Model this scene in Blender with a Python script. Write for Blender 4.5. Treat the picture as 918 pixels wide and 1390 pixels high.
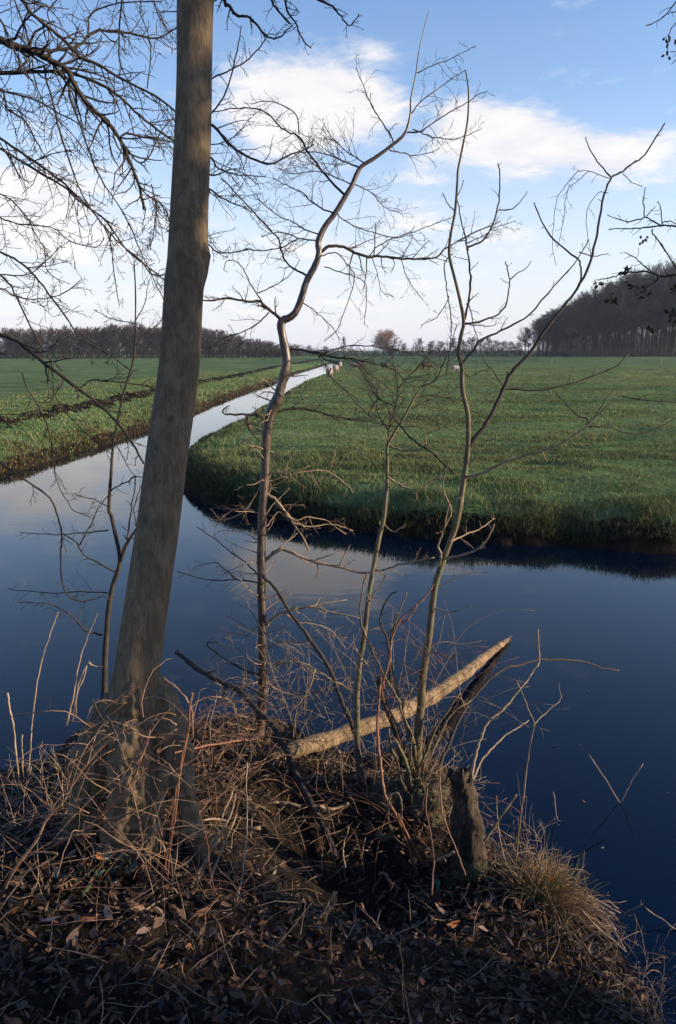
import bpy, math, numpy as np
from mathutils import Vector, noise as mnoise
for o in list(bpy.data.objects): bpy.data.objects.remove(o)
sc = bpy.context.scene
COL = sc.collection
rad = math.radians
RNG = np.random.default_rng(7)

# ------------------------------------------------------------------ camera
H = 2.6                       # eye above the water (z = 0)
F = 1020.0                    # focal length in photograph pixels (918 x 1390)
TILT = math.atan((695 - 475) / F)
CT, ST = math.cos(TILT), math.sin(TILT)
cam = bpy.data.cameras.new('camera')
cam.sensor_fit = 'VERTICAL'; cam.sensor_height = 36.0; cam.lens = 36.0 * F / 1390
cam.clip_start = 0.05; cam.clip_end = 6000
cam_o = bpy.data.objects.new('camera', cam); COL.objects.link(cam_o)
cam_o.location = (0, 0, H); cam_o.rotation_euler = (math.pi / 2 - TILT, 0, 0)
sc.camera = cam_o

# ------------------------------------------------------------------ light
SUN_AZ, SUN_EL = 97.0, 14.0   # azimuth clockwise from the view direction
sd = Vector((math.sin(rad(SUN_AZ)) * math.cos(rad(SUN_EL)), math.cos(rad(SUN_AZ)) * math.cos(rad(SUN_EL)), math.sin(rad(SUN_EL))))
sun = bpy.data.lights.new('sun', 'SUN'); sun.energy = 5.0; sun.angle = rad(0.5); sun.color = (1.0, 0.79, 0.54)
sun_o = bpy.data.objects.new('sun', sun); COL.objects.link(sun_o)
sun_o.rotation_euler = (-sd).to_track_quat('-Z', 'Y').to_euler(); sun_o.location = (30, -4, 20)
sc.view_settings.view_transform = 'Standard'; sc.view_settings.look = 'None'
sc.view_settings.exposure = 1.0; sc.view_settings.gamma = 1.0
sc.cycles.use_denoising = True
sc.cycles.max_bounces = 6; sc.cycles.diffuse_bounces = 3; sc.cycles.glossy_bounces = 3; sc.cycles.transmission_bounces = 2
sc.cycles.volume_bounces = 0

def ray(px, py):
    u, v = (px - 459) / F, (695 - py) / F
    return np.array([u, CT + v * ST, -ST + v * CT])
def ray_ae(px, py):
    r = ray(px, py); return r[0] / r[1], r[2] / r[1]
def P(px, py, Y):
    r = ray(px, py); k = Y / r[1]
    return np.array([r[0] * k, Y, H + r[2] * k])
def G(px, py, z=0.0):
    r = ray(px, py); k = (z - H) / r[2]
    return np.array([r[0] * k, r[1] * k, z])
def mpp(p):                    # metres per photograph pixel at a point
    return (p[1] * CT + (H - p[2]) * ST) / F

# ------------------------------------------------------------------ sky
w = bpy.data.worlds.new('World'); sc.world = w; w.use_nodes = True
nt = w.node_tree; N = nt.nodes; L = nt.links
bg = N['Background']; bg.inputs[1].default_value = 0.13
sky = N.new('ShaderNodeTexSky'); sky.sky_type = 'NISHITA'; sky.sun_disc = False
sky.sun_elevation = rad(SUN_EL); sky.sun_rotation = rad(SUN_AZ)
sky.altitude = 0; sky.air_density = 1.0; sky.dust_density = 0.4; sky.ozone_density = 2.0
def mth(nt, op, a, b=None, c=None, clamp=False):
    n = nt.nodes.new('ShaderNodeMath'); n.operation = op; n.use_clamp = clamp
    for i, v in enumerate((a, b, c)):
        if v is None: continue
        if isinstance(v, (int, float)): n.inputs[i].default_value = v
        else: nt.links.new(v, n.inputs[i])
    return n.outputs[0]
def mixc(nt, f, a, b, mode='MIX'):
    n = nt.nodes.new('ShaderNodeMix'); n.data_type = 'RGBA'; n.blend_type = mode
    for s, v in ((n.inputs[0], f), (n.inputs[6], a), (n.inputs[7], b)):
        if isinstance(v, (int, float)): s.default_value = v
        elif isinstance(v, tuple): s.default_value = (*v, 1)[:4]
        else: nt.links.new(v, s)
    return n.outputs[2]
def noise_n(nt, vec, scale, detail=4, rough=.55, dist=0.0):
    n = nt.nodes.new('ShaderNodeTexNoise'); n.inputs['Scale'].default_value = scale
    n.inputs['Detail'].default_value = detail; n.inputs['Roughness'].default_value = rough; n.inputs['Distortion'].default_value = dist
    if vec is not None: nt.links.new(vec, n.inputs['Vector'])
    return n.outputs[0]
def ramp(nt, f, stops):
    n = nt.nodes.new('ShaderNodeValToRGB'); el = n.color_ramp.elements
    while len(el) < len(stops): el.new(0.5)
    for e, (p, c) in zip(el, stops): e.position = p; e.color = (*c, 1)
    nt.links.new(f, n.inputs[0]); return n.outputs[0]
def smooth(nt, v, a, b):
    n = nt.nodes.new('ShaderNodeMapRange'); n.interpolation_type = 'SMOOTHSTEP'
    n.inputs[1].default_value = a; n.inputs[2].default_value = b
    nt.links.new(v, n.inputs[0]); return n.outputs[0]
tc = N.new('ShaderNodeTexCoord'); sep = N.new('ShaderNodeSeparateXYZ'); L.new(tc.outputs['Generated'], sep.inputs[0])
dx, dy, dz = sep.outputs
zz = mth(nt, 'MAXIMUM', dz, 0.0)
den = mth(nt, 'ADD', zz, 0.12)
cu, cv = mth(nt, 'DIVIDE', dx, den), mth(nt, 'DIVIDE', dy, den)
comb = N.new('ShaderNodeCombineXYZ'); L.new(cu, comb.inputs[0]); L.new(cv, comb.inputs[1]); L.new(mth(nt, 'MULTIPLY', dz, 3.0), comb.inputs[2])
n1 = noise_n(nt, comb.outputs[0], 1.15, 7, .58, .35)
n2 = noise_n(nt, comb.outputs[0], 4.2, 5, .6, .2)
n3 = noise_n(nt, comb.outputs[0], 11.0, 5, .65, .4)
nn = mth(nt, 'ADD', mth(nt, 'ADD', mth(nt, 'MULTIPLY', n1, .52), mth(nt, 'MULTIPLY', n2, .32)), mth(nt, 'MULTIPLY', n3, .16))
# cloud banks: places in the sky given as (azimuth slope, elevation slope), soft ellipses
ysafe = mth(nt, 'MAXIMUM', dy, 0.05)
az, ev = mth(nt, 'DIVIDE', dx, ysafe), mth(nt, 'DIVIDE', dz, ysafe)
front = smooth(nt, dy, 0.1, 0.35)
banks = [(395, 130, 95, 58, 1.2), (470, 150, 80, 52, 1.0), (360, 185, 70, 44, .7), (690, 185, 90, 46, 1.2), (640, 165, 45, 40, .8), (810, 205, 90, 34, 1.05),
         (590, 240, 50, 22, .5), (560, 290, 80, 24, .75), (690, 325, 70, 20, .7), (512, 70, 26, 18, .3),
         (50, 250, 130, 60, .8), (120, 330, 190, 50, .75), (20, 270, 60, 30, .6), (420, 335, 120, 26, .45), (480, 405, 220, 34, .4), (-300, 150, 200, 80, .6), (1250, 140, 200, 90, .6)]
tot = None
for (bx, by, sx, sy, wt) in banks:
    a0, e0 = ray_ae(bx, by); r = ray(bx, by); k = 1.0 / (r[1] * F)
    qa = mth(nt, 'DIVIDE', mth(nt, 'SUBTRACT', az, float(a0)), float(sx * k))
    qe = mth(nt, 'DIVIDE', mth(nt, 'SUBTRACT', ev, float(e0)), float(sy * k))
    q = mth(nt, 'ADD', mth(nt, 'MULTIPLY', qa, qa), mth(nt, 'MULTIPLY', qe, qe))
    g = mth(nt, 'MULTIPLY', mth(nt, 'EXPONENT', mth(nt, 'MULTIPLY', q, -1.0)), wt)
    tot = g if tot is None else mth(nt, 'ADD', tot, g)
tot = mth(nt, 'MULTIPLY', tot, front)
dens = mth(nt, 'ADD', mth(nt, 'MULTIPLY', tot, .31), mth(nt, 'MULTIPLY', nn, 1.34))
cl = smooth(nt, dens, .735, .97)
cl = mth(nt, 'MULTIPLY', cl, .88)
# pale veil of thin cloud near the horizon
veil = smooth(nt, mth(nt, 'ADD', dz, mth(nt, 'MULTIPLY', mth(nt, 'SUBTRACT', n1, .5), .16)), .31, -.01)
veil = mth(nt, 'MULTIPLY', veil, .92)
shade = smooth(nt, n2, .32, .62)
cloudc = mixc(nt, shade, (3.55, 3.45, 3.62), (4.2, 3.98, 3.82))
skyc = mixc(nt, 1.0, sky.outputs[0], (.95, .95, 1.05), 'MULTIPLY')
skyc = mixc(nt, 1.0, skyc, ramp(nt, dz, [(.34, (1, 1, 1)), (.62, (.42, .70, 1.0))]), 'MULTIPLY')   # deeper blue towards the zenith
s1 = mixc(nt, veil, skyc, (3.45, 3.5, 3.8))
s2 = mixc(nt, cl, s1, cloudc)
L.new(s2, bg.inputs[0])

# ------------------------------------------------------------------ materials
def newmat(name):
    m = bpy.data.materials.new(name); m.use_nodes = True
    b = m.node_tree.nodes['Principled BSDF']; b.inputs['Roughness'].default_value = .85
    b.inputs['Specular IOR Level'].default_value = .25
    return m, m.node_tree, b
def objvec(nt, scale=(1, 1, 1)):
    t = nt.nodes.new('ShaderNodeTexCoord'); mp = nt.nodes.new('ShaderNodeMapping'); mp.inputs['Scale'].default_value = scale
    nt.links.new(t.outputs['Object'], mp.inputs[0]); return mp.outputs[0]
def bump(nt, b, h, strength, dist):
    n = nt.nodes.new('ShaderNodeBump'); n.inputs['Strength'].default_value = strength; n.inputs['Distance'].default_value = dist
    nt.links.new(h, n.inputs['Height']); nt.links.new(n.outputs[0], b.inputs['Normal'])
def bark(name, dark, mid, light, scale=30, stretch=.18, bs=.6, bd=.006, moss=None, rough=.85, spec=.25):
    m, nt, b = newmat(name)
    v = objvec(nt, (1, 1, stretch)); v2 = objvec(nt, (1, 1, .6))
    a = noise_n(nt, v, scale, 8, .72, .5); c = noise_n(nt, v2, scale * .22, 4, .6)
    f = mth(nt, 'ADD', mth(nt, 'MULTIPLY', a, .6), mth(nt, 'MULTIPLY', c, .4))
    col = ramp(nt, f, [(.37, dark), (.5, mid), (.63, light)])
    if moss:
        col = mixc(nt, smooth(nt, noise_n(nt, v2, scale * .35, 5, .6), .5, .68), col, moss)
    nt.links.new(col, b.inputs['Base Color']); b.inputs['Roughness'].default_value = rough; b.inputs['Specular IOR Level'].default_value = spec
    if bs: bump(nt, b, a, bs, bd)
    return m
M = {}
M['trunk'] = bark('trunk_bark', (.085, .061, .037), (.145, .105, .065), (.205, .15, .095), 85, .14, .8, .006, moss=(.088, .07, .046))
M['root'] = bark('root_bark', (.05, .042, .026), (.13, .11, .068), (.22, .18, .115), 40, .5, .9, .012, moss=(.09, .095, .045))
M['cherry'] = bark('reddish_bark', (.018, .012, .009), (.048, .032, .024), (.13, .088, .068), 60, .3, .6, .003, rough=.42, spec=.6)
M['branch'] = bark('dark_branch_bark', (.018, .015, .013), (.036, .03, .025), (.065, .053, .043), 60, .5, 0, 0)  # dark copy; shade on the upper boughs is put into the colour
M['branch_lit'] = bark('sunlit_branch_bark', (.10, .072, .045), (.22, .16, .10), (.33, .25, .165), 60, .5, 0, 0, rough=.7)  # paler copy of the branch bark, sunlight on low branches painted in
M['coppice'] = bark('coppice_bark', (.045, .034, .02), (.10, .076, .046), (.18, .14, .085), 60, .3, .3, .002, moss=(.10, .11, .05), rough=.7)
M['log'] = bark('log_bark', (.05, .032, .02), (.19, .132, .078), (.37, .275, .17), 60, .9, 1.0, .012, moss=(.07, .045, .026))
M['stump'] = bark('stump_bark', (.012, .009, .006), (.045, .033, .024), (.14, .10, .073), 44, .35, 1.0, .014)
M['mossy'] = bark('mossy_root', (.022, .017, .010), (.07, .056, .033), (.14, .11, .065), 70, .7, 1.0, .014, moss=(.075, .078, .03))
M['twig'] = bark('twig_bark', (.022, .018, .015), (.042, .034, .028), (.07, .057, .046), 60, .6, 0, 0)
M['twig_lit'] = bark('dry_sunlit_twig_bark', (.09, .062, .04), (.185, .13, .083), (.29, .21, .14), 50, .6, 0, 0, rough=.65)  # for dead twigs; on low sapling twigs the pale tone stands in for sun
M['bramble'] = bark('dry_bramble', (.075, .042, .027), (.185, .11, .07), (.33, .215, .14), 30, .6, 0, 0, rough=.6)
M['bramble_red'] = bark('red_bramble', (.10, .045, .03), (.18, .08, .05), (.27, .14, .09), 30, .6, 0, 0, rough=.6)
M['reed'] = bark('dry_reed', (.16, .11, .075), (.28, .20, .14), (.40, .30, .22), 30, .3, 0, 0)
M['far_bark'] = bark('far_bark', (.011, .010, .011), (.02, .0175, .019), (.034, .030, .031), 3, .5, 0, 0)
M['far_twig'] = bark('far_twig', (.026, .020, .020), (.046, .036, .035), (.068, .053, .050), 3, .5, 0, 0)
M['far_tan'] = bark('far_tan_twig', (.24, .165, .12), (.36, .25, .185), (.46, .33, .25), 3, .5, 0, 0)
M['post'] = bark('weathered_post', (.09, .085, .08), (.15, .145, .14), (.2, .195, .19), 20, .3, 0, 0)
M['fruit'] = bark('dark_cone', (.012, .01, .009), (.02, .017, .014), (.03, .026, .02), 60, .6, 0, 0)
def attr_mat(name, rough=.8, spec=.2, trans=0.0):
    m, nt, b = newmat(name)
    a = nt.nodes.new('ShaderNodeAttribute'); a.attribute_name = 'tint'
    v = objvec(nt); n = noise_n(nt, v, 40, 3)
    col = mixc(nt, .35, a.outputs[0], ramp(nt, n, [(.3, (.3, .3, .3)), (.7, (1, 1, 1))]), 'MULTIPLY')
    nt.links.new(col, b.inputs['Base Color']); b.inputs['Roughness'].default_value = rough; b.inputs['Specular IOR Level'].default_value = spec
    if trans:
        t = nt.nodes.new('ShaderNodeBsdfTranslucent'); nt.links.new(col, t.inputs[0])
        mx = nt.nodes.new('ShaderNodeMixShader'); mx.inputs[0].default_value = trans
        nt.links.new(b.outputs[0], mx.inputs[1]); nt.links.new(t.outputs[0], mx.inputs[2])
        nt.links.new(mx.outputs[0], nt.nodes['Material Output'].inputs[0])
    return m
M['grass'] = attr_mat('grass_blades', .75, .15, .25)
M['leaf'] = attr_mat('dead_leaves', .7, .3, .12)
M['ivy'] = attr_mat('ivy_leaves', .35, .5, .05)
# meadow: green turf with straw and bare earth, earth on steep bank faces
m, nt, b = newmat('meadow_turf'); M['meadow'] = m
g = nt.nodes.new('ShaderNodeNewGeometry'); pos = g.outputs['Position']
sepn = nt.nodes.new('ShaderNodeSeparateXYZ'); nt.links.new(g.outputs['True Normal'], sepn.inputs[0])
sepp = nt.nodes.new('ShaderNodeSeparateXYZ'); nt.links.new(pos, sepp.inputs[0])
mp = nt.nodes.new('ShaderNodeMapping'); mp.inputs['Scale'].default_value = (.35, 1, 1); nt.links.new(pos, mp.inputs[0])
big = noise_n(nt, pos, .07, 4, .6); medn = noise_n(nt, mp.outputs[0], .55, 6, .65); fine = noise_n(nt, pos, 9, 5, .7)
f = mth(nt, 'ADD', mth(nt, 'MULTIPLY', medn, .6), mth(nt, 'MULTIPLY', fine, .4))
green = ramp(nt, f, [(.36, (.026, .052, .018)), (.5, (.072, .125, .045)), (.64, (.15, .20, .085))])
green = mixc(nt, mth(nt, 'MULTIPLY', smooth(nt, big, .5, .7), .35), green, (.14, .155, .075))
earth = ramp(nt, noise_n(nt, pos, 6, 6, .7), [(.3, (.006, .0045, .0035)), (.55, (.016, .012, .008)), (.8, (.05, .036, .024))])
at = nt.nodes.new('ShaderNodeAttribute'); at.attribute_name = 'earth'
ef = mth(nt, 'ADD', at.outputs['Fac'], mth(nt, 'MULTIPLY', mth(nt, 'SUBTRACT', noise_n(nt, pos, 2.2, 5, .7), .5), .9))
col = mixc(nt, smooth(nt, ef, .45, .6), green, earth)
nt.links.new(col, b.inputs['Base Color']); b.inputs['Roughness'].default_value = .95; b.inputs['Specular IOR Level'].default_value = .05
bump(nt, b, mth(nt, 'ADD', fine, mth(nt, 'MULTIPLY', medn, 1.5)), .9, .06)
# near bank soil
m, nt, b = newmat('leafy_soil'); M['soil'] = m
v = objvec(nt)
n = noise_n(nt, v, 14, 8, .7); c = noise_n(nt, v, 3, 4)
col = ramp(nt, n, [(.3, (.005, .004, .003)), (.5, (.016, .012, .008)), (.72, (.05, .034, .023))])
nt.links.new(col, b.inputs['Base Color']); b.inputs['Roughness'].default_value = .95; b.inputs['Specular IOR Level'].default_value = .1
bump(nt, b, n, 1.0, .03)
# water
m, nt, b = newmat('canal_water'); M['water'] = m
b.inputs['Base Color'].default_value = (.0006, .0038, .0125, 1); b.inputs['Roughness'].default_value = .012
b.inputs['IOR'].default_value = 1.333; b.inputs['Specular IOR Level'].default_value = .5
g = nt.nodes.new('ShaderNodeNewGeometry')
mp = nt.nodes.new('ShaderNodeMapping'); mp.inputs['Rotation'].default_value = (0, 0, rad(25)); mp.inputs['Scale'].default_value = (1, 2.6, 1); nt.links.new(g.outputs['Position'], mp.inputs[0])
wv = mth(nt, 'ADD', noise_n(nt, mp.outputs[0], 1.1, 3, .5, .4), mth(nt, 'MULTIPLY', noise_n(nt, mp.outputs[0], 5.5, 2, .5, .2), .16))
bump(nt, b, wv, .05, .03)
m, nt, b = newmat('sheep_wool'); M['wool'] = m
n = noise_n(nt, objvec(nt), 18, 4); nt.links.new(ramp(nt, n, [(.3, (.16, .13, .11)), (.7, (.27, .23, .20))]), b.inputs['Base Color']); bump(nt, b, n, .6, .03)
m, nt, b = newmat('dark_wool'); M['wool_dark'] = m
n = noise_n(nt, objvec(nt), 18, 4); nt.links.new(ramp(nt, n, [(.3, (.02, .014, .011)), (.7, (.05, .036, .028))]), b.inputs['Base Color'])
m, nt, b = newmat('brown_wool'); M['wool_brown'] = m
n = noise_n(nt, objvec(nt), 18, 4); nt.links.new(ramp(nt, n, [(.3, (.06, .035, .025)), (.7, (.11, .065, .045))]), b.inputs['Base Color'])
m, nt, b = newmat('grey_wool'); M['wool_grey'] = m
n = noise_n(nt, objvec(nt), 18, 4); nt.links.new(ramp(nt, n, [(.3, (.22, .20, .20)), (.7, (.36, .33, .33))]), b.inputs['Base Color'])

# ------------------------------------------------------------------ mesh helpers
def mesh_np(name, V, faces, smooth=True):
    """V (n,3); faces: list of int arrays (k,3) or (k,4)"""
    me = bpy.data.meshes.new(name)
    V = np.asarray(V, np.float32); me.vertices.add(len(V)); me.vertices.foreach_set('co', V.ravel())
    loops = np.concatenate([np.asarray(f, np.int32).ravel() for f in faces])
    tots = np.concatenate([np.full(len(f), f.shape[1], np.int32) for f in faces])
    me.loops.add(len(loops)); me.loops.foreach_set('vertex_index', loops)
    me.polygons.add(len(tots)); st = np.concatenate([[0], np.cumsum(tots)[:-1]]).astype(np.int32)
    me.polygons.foreach_set('loop_start', st); me.polygons.foreach_set('loop_total', tots)
    me.polygons.foreach_set('use_smooth', np.full(len(tots), smooth))
    me.update(calc_edges=True); return me
def set_tint(me, cols, name='tint'):
    a = me.color_attributes.new(name, 'FLOAT_COLOR', 'POINT')
    c = np.ones((len(cols), 4), np.float32); c[:, :3] = cols
    a.data.foreach_set('color', c.ravel())
def link(name, me, mat, parent=None, kind=None, loc=None):
    """one mesh object; with a parent the mesh is in world space and moved to the parent's frame"""
    if parent is not None: me.transform(__import__('mathutils').Matrix.Translation(-Vector(parent.location)))
    o = bpy.data.objects.new(name, me); COL.objects.link(o)
    if mat is not None: me.materials.append(mat)
    if parent is not None: o.parent = parent
    if kind: o['kind'] = kind
    if loc is not None: o.location = loc
    return o
def tag(o, label, cat, group=None, kind=None):
    o['label'] = label; o['category'] = cat
    if group: o['group'] = group
    if kind: o['kind'] = kind
    return o
def thing(name, label, cat, loc, group=None):
    o = bpy.data.objects.new(name, None); COL.objects.link(o); o.location = Vector([float(x) for x in loc]); o.empty_display_size = .1
    return tag(o, label, cat, group)
def norm(a): return a / np.maximum(np.linalg.norm(a, axis=-1, keepdims=True), 1e-9)
def tubes(lines, sides=4, cap=True):
    """lines: list of (pts (n,3), radii (n,)) -> V, [quads, tris]"""
    groups = {}
    for p, r in lines: groups.setdefault(len(p), []).append((p, r))
    VV, Q, T, off = [], [], [], 0
    ang = np.arange(sides) * 2 * math.pi / sides; ca, sa = np.cos(ang), np.sin(ang)
    for n, g in groups.items():
        p = np.array([x[0] for x in g], float); r = np.array([x[1] for x in g], float); m = len(g)
        t = np.empty_like(p); t[:, 1:-1] = p[:, 2:] - p[:, :-2]; t[:, 0] = p[:, 1] - p[:, 0]; t[:, -1] = p[:, -1] - p[:, -2]
        t = norm(t); mean = norm(p[:, -1] - p[:, 0])
        ref = np.where(np.abs(mean[:, 1:2]) < .8, np.array([[0, 1., 0]]), np.array([[1., 0, 0]]))
        a = norm(np.cross(t, ref[:, None, :])); bb = np.cross(t, a)
        ring = p[:, :, None, :] + r[:, :, None, None] * (a[:, :, None, :] * ca[None, None, :, None] + bb[:, :, None, :] * sa[None, None, :, None])
        VV.append(ring.reshape(-1, 3))
        i, j, k = np.meshgrid(np.arange(m), np.arange(n - 1), np.arange(sides), indexing='ij')
        b0 = off + (i * n + j) * sides
        Q.append(np.stack([b0 + k, b0 + (k + 1) % sides, b0 + sides + (k + 1) % sides, b0 + sides + k], -1).reshape(-1, 4))
        if cap and sides > 3:
            i, k = np.meshgrid(np.arange(m), np.arange(1, sides - 1), indexing='ij')
            e = off + (i * n + n - 1) * sides; T.append(np.stack([e, e + k, e + k + 1], -1).reshape(-1, 3))
            e = off + i * n * sides; T.append(np.stack([e, e + k + 1, e + k], -1).reshape(-1, 3))
        off += m * n * sides
    f = [np.concatenate(Q)]
    if T: f.append(np.concatenate(T))
    return np.concatenate(VV), f
def tube_mesh(name, lines, sides=4): V, f = tubes(lines, sides); return mesh_np(name, V, f)
def spline(pts, sub=4):
    p = np.asarray(pts, float)
    if len(p) < 3: return np.array([p[0] + (p[-1] - p[0]) * t for t in np.linspace(0, 1, sub + 1)])
    q = np.vstack([2 * p[0] - p[1], p, 2 * p[-1] - p[-2]]); out = []
    t = (np.arange(sub) / sub)[:, None]
    for i in range(1, len(q) - 2):
        a, b, c, d = q[i - 1], q[i], q[i + 1], q[i + 2]
        out.append(.5 * (2 * b + (c - a) * t + (2 * a - 5 * b + 4 * c - d) * t * t + (3 * b - a - 3 * c + d) * t ** 3))
    out.append(p[-1:]); return np.vstack(out)
def along(p):
    d = np.concatenate([[0], np.cumsum(np.linalg.norm(np.diff(p, axis=0), axis=1))]); return d / max(d[-1], 1e-9)
def trace(px, Y0, Y1, w0, w1, sub=4, jit=.5, rng=None):
    """photograph polyline -> world curve; depth Y0..Y1 along it, width w0..w1 in photograph pixels"""
    rng = rng or RNG
    s = spline(px, sub); t = along(s)
    s = s + rng.normal(0, jit, s.shape) * (.4 + .6 * (t[:, None] > 0))
    Y = Y0 + (Y1 - Y0) * t + (Y0 * .004) * np.cumsum(rng.normal(0, 1, len(t))) / math.sqrt(len(t))
    W = np.array([P(a, b, y) for (a, b), y in zip(s, Y)])
    wd = w0 + (w1 - w0) * t ** .8
    r = np.array([mpp(q) for q in W]) * wd * .5 * (1 + .08 * rng.normal(0, 1, len(t)))
    return W, r
def grow(p0, d, Ln, r0, rng, n=6, wob=.16, up=0., kink=.0):
    """one wandering twig"""
    p = [p0]; d = d / np.linalg.norm(d); step = Ln / (n - 1)
    for i in range(n - 1):
        d = d + rng.normal(0, wob, 3) + np.array([0, 0, up]) * .25
        if kink and rng.random() < .35: d = d + rng.normal(0, kink, 3)
        d = d / np.linalg.norm(d); p.append(p[-1] + d * step)
    return np.array(p), r0 * np.linspace(1, .38, n)
def sprout(line, cnt, Ln, rng, levels=1, ang=(35, 75), t0=.1, t1=1.0, rfrac=.5, rmin=.0008, up=0., wob=.16, n=6, sub=3, flat=.75, taper=.55, kink=.0):
    """side twigs along a line, each with its own side twigs; flat < 1 squeezes the depth of the spread"""
    p, r = line; t = along(p); out = []
    for k in range(cnt):
        u = t0 + (t1 - t0) * (k + rng.random()) / cnt
        i = min(int(np.searchsorted(t, u)), len(p) - 1); i = max(i, 1)
        f = (u - t[i - 1]) / max(t[i] - t[i - 1], 1e-9); f = min(max(f, 0), 1)
        b = p[i - 1] + (p[i] - p[i - 1]) * f; rr = r[i - 1] + (r[i] - r[i - 1]) * f
        tg = norm(p[i] - p[i - 1]); ax = rng.normal(0, 1, 3); ax[1] *= flat; ax = ax - tg * ax.dot(tg); ax = norm(ax)
        a = rad(rng.uniform(*ang)); d = tg * math.cos(a) + ax * math.sin(a)
        l = Ln * (1 - taper * u) * rng.uniform(.45, 1.15)
        q = grow(b, d, l, max(rr * rfrac, rmin), rng, n, wob, up, kink)
        q = (q[0], np.maximum(q[1], rmin * .8)); out.append(q)
        if levels > 1:
            out += sprout(q, max(2, int(sub * rng.uniform(.6, 1.4))), l * .5, rng, levels - 1, ang, .2, 1.0, .65, rmin, up, wob, max(4, n - 1), sub, flat, taper, kink)
    return out

# ------------------------------------------------------------------ terrain functions
def vnoise(x, y, s, seed=0, oct=3):
    """value noise on arrays"""
    out = 0; amp = 1; tot = 0; x = np.asarray(x, float); y = np.asarray(y, float)
    for o in range(oct):
        X, Y = x / s + 17.3 * o + seed * 3.7, y / s - 9.1 * o + seed * 5.1
        xi, yi = np.floor(X).astype(np.int64), np.floor(Y).astype(np.int64); fx, fy = X - xi, Y - yi
        fx, fy = fx * fx * (3 - 2 * fx), fy * fy * (3 - 2 * fy)
        def h(a, b):
            n = (a * 374761393 + b * 668265263 + (seed + o) * 1274126177) & 0x7fffffff
            n = ((n ^ (n >> 13)) * 1103515245) & 0x7fffffff; n = n ^ (n >> 16)
            return (n & 0xffff) / 65535.0
        v = (h(xi, yi) * (1 - fx) + h(xi + 1, yi) * fx) * (1 - fy) + (h(xi, yi + 1) * (1 - fx) + h(xi + 1, yi + 1) * fx) * fy
        out = out + amp * (v - .5); tot += amp; amp *= .5; s = s / 2
    return out / tot * 2
def sdist(x, y, poly):
    """signed distance to a polygon, positive inside"""
    x = np.asarray(x, float); y = np.asarray(y, float); d2 = np.full(x.shape, 1e18); ins = np.zeros(x.shape, bool)
    n = len(poly)
    for i in range(n):
        (ax, ay), (bx, by) = poly[i], poly[(i + 1) % n]
        ex, ey = bx - ax, by - ay; t = np.clip(((x - ax) * ex + (y - ay) * ey) / max(ex * ex + ey * ey, 1e-12), 0, 1)
        d2 = np.minimum(d2, (x - ax - t * ex) ** 2 + (y - ay - t * ey) ** 2)
        c = (ay > y) != (by > y)
        ins ^= c & (x < (bx - ax) * (y - ay) / ((by - ay) if by != ay else 1e-12) + ax)
    return np.where(ins, 1, -1) * np.sqrt(d2)
def g2(px, py): return tuple(G(px, py, 0)[:2])
SHORE = [(-500, 4.6), (-12, 4.5), (-5, 4.4)] + [g2(*q) for q in [(-120, 1052), (0, 1060), (60, 1040), (95, 1000), (170, 980), (260, 985), (330, 975), (400, 985), (440, 1020), (500, 1035), (545, 1012), (595, 1030), (634, 1080), (662, 1145), (688, 1182), (738, 1188), (785, 1222), (818, 1262), (850, 1306)]] + [(1.30, 2.35), (1.9, 2.15), (3.0, 2.35), (5.0, 2.6), (9, 2.5), (500, 2.5)]
NEAR = SHORE + [(500, -500), (-500, -500)]
RIGHT_E = [(60, 9.0), (25, 9.2)] + [g2(*q) for q in [(918, 752), (874, 748), (779, 742), (690, 738), (614, 735), (530, 728), (485, 724), (431, 716), (390, 706), (346, 697), (289, 685), (256, 668), (240, 650), (236, 632)]] + [tuple(G(a_ - 1, b_, .33)[:2]) for a_, b_ in [(244, 612), (262, 597), (294, 581), (322, 568), (341, 556), (368, 544), (388, 530), (409, 519), (444, 506), (452, 500), (459, 495)]]
RIGHT = RIGHT_E + [(0, 150), (-3, 178), (-60, 193), (-700, 262), (-900, 2500), (2500, 2500), (2500, 9)]
LEFT_E = [(-60, 17.5), (-25, 16.6)] + [g2(*q) for q in [(-120, 652), (0, 644), (27, 640), (73, 625), (131, 607), (202, 585), (262, 562), (294, 548), (343, 529), (371, 521), (405, 506), (430, 499), (450, 492.5)]]
LEFT = LEFT_E + [(-8, 165), (-60, 178), (-700, 246), (-2500, 250), (-2500, 17.5)]
def near_z(x, y):
    d = sdist(x, y, NEAR); d0 = d
    z = np.interp(d, [-3, -.6, -.15, 0, .15, .5, 1.0, 1.6, 2.4, 3.4, 8], [-.9, -.5, -.12, 0, .12, .24, .42, .66, .85, .95, 1.0])
    def gs(px, py, zz, s): c = G(px, py, zz); return np.exp(-((x - c[0]) ** 2 + (y - c[1]) ** 2) / s ** 2)
    z = z + .10 * gs(185, 1120, .4, .40) + .10 * gs(565, 1090, .25, .28) - .30 * gs(435, 1150, .25, .42) - .14 * gs(490, 1205, .4, .28)
    z = z + .05 * gs(740, 1215, .3, .25)
    amp = np.clip(d * 2, 0, 1)
    z = np.where(d0 > .12, np.maximum(z, .07 + .02 * vnoise(x, y, .3, 4)), z)      # the hollow stays just above the water
    return z + amp * (.05 * vnoise(x, y, .7, 1) + .035 * vnoise(x, y, .16, 2))
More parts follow.
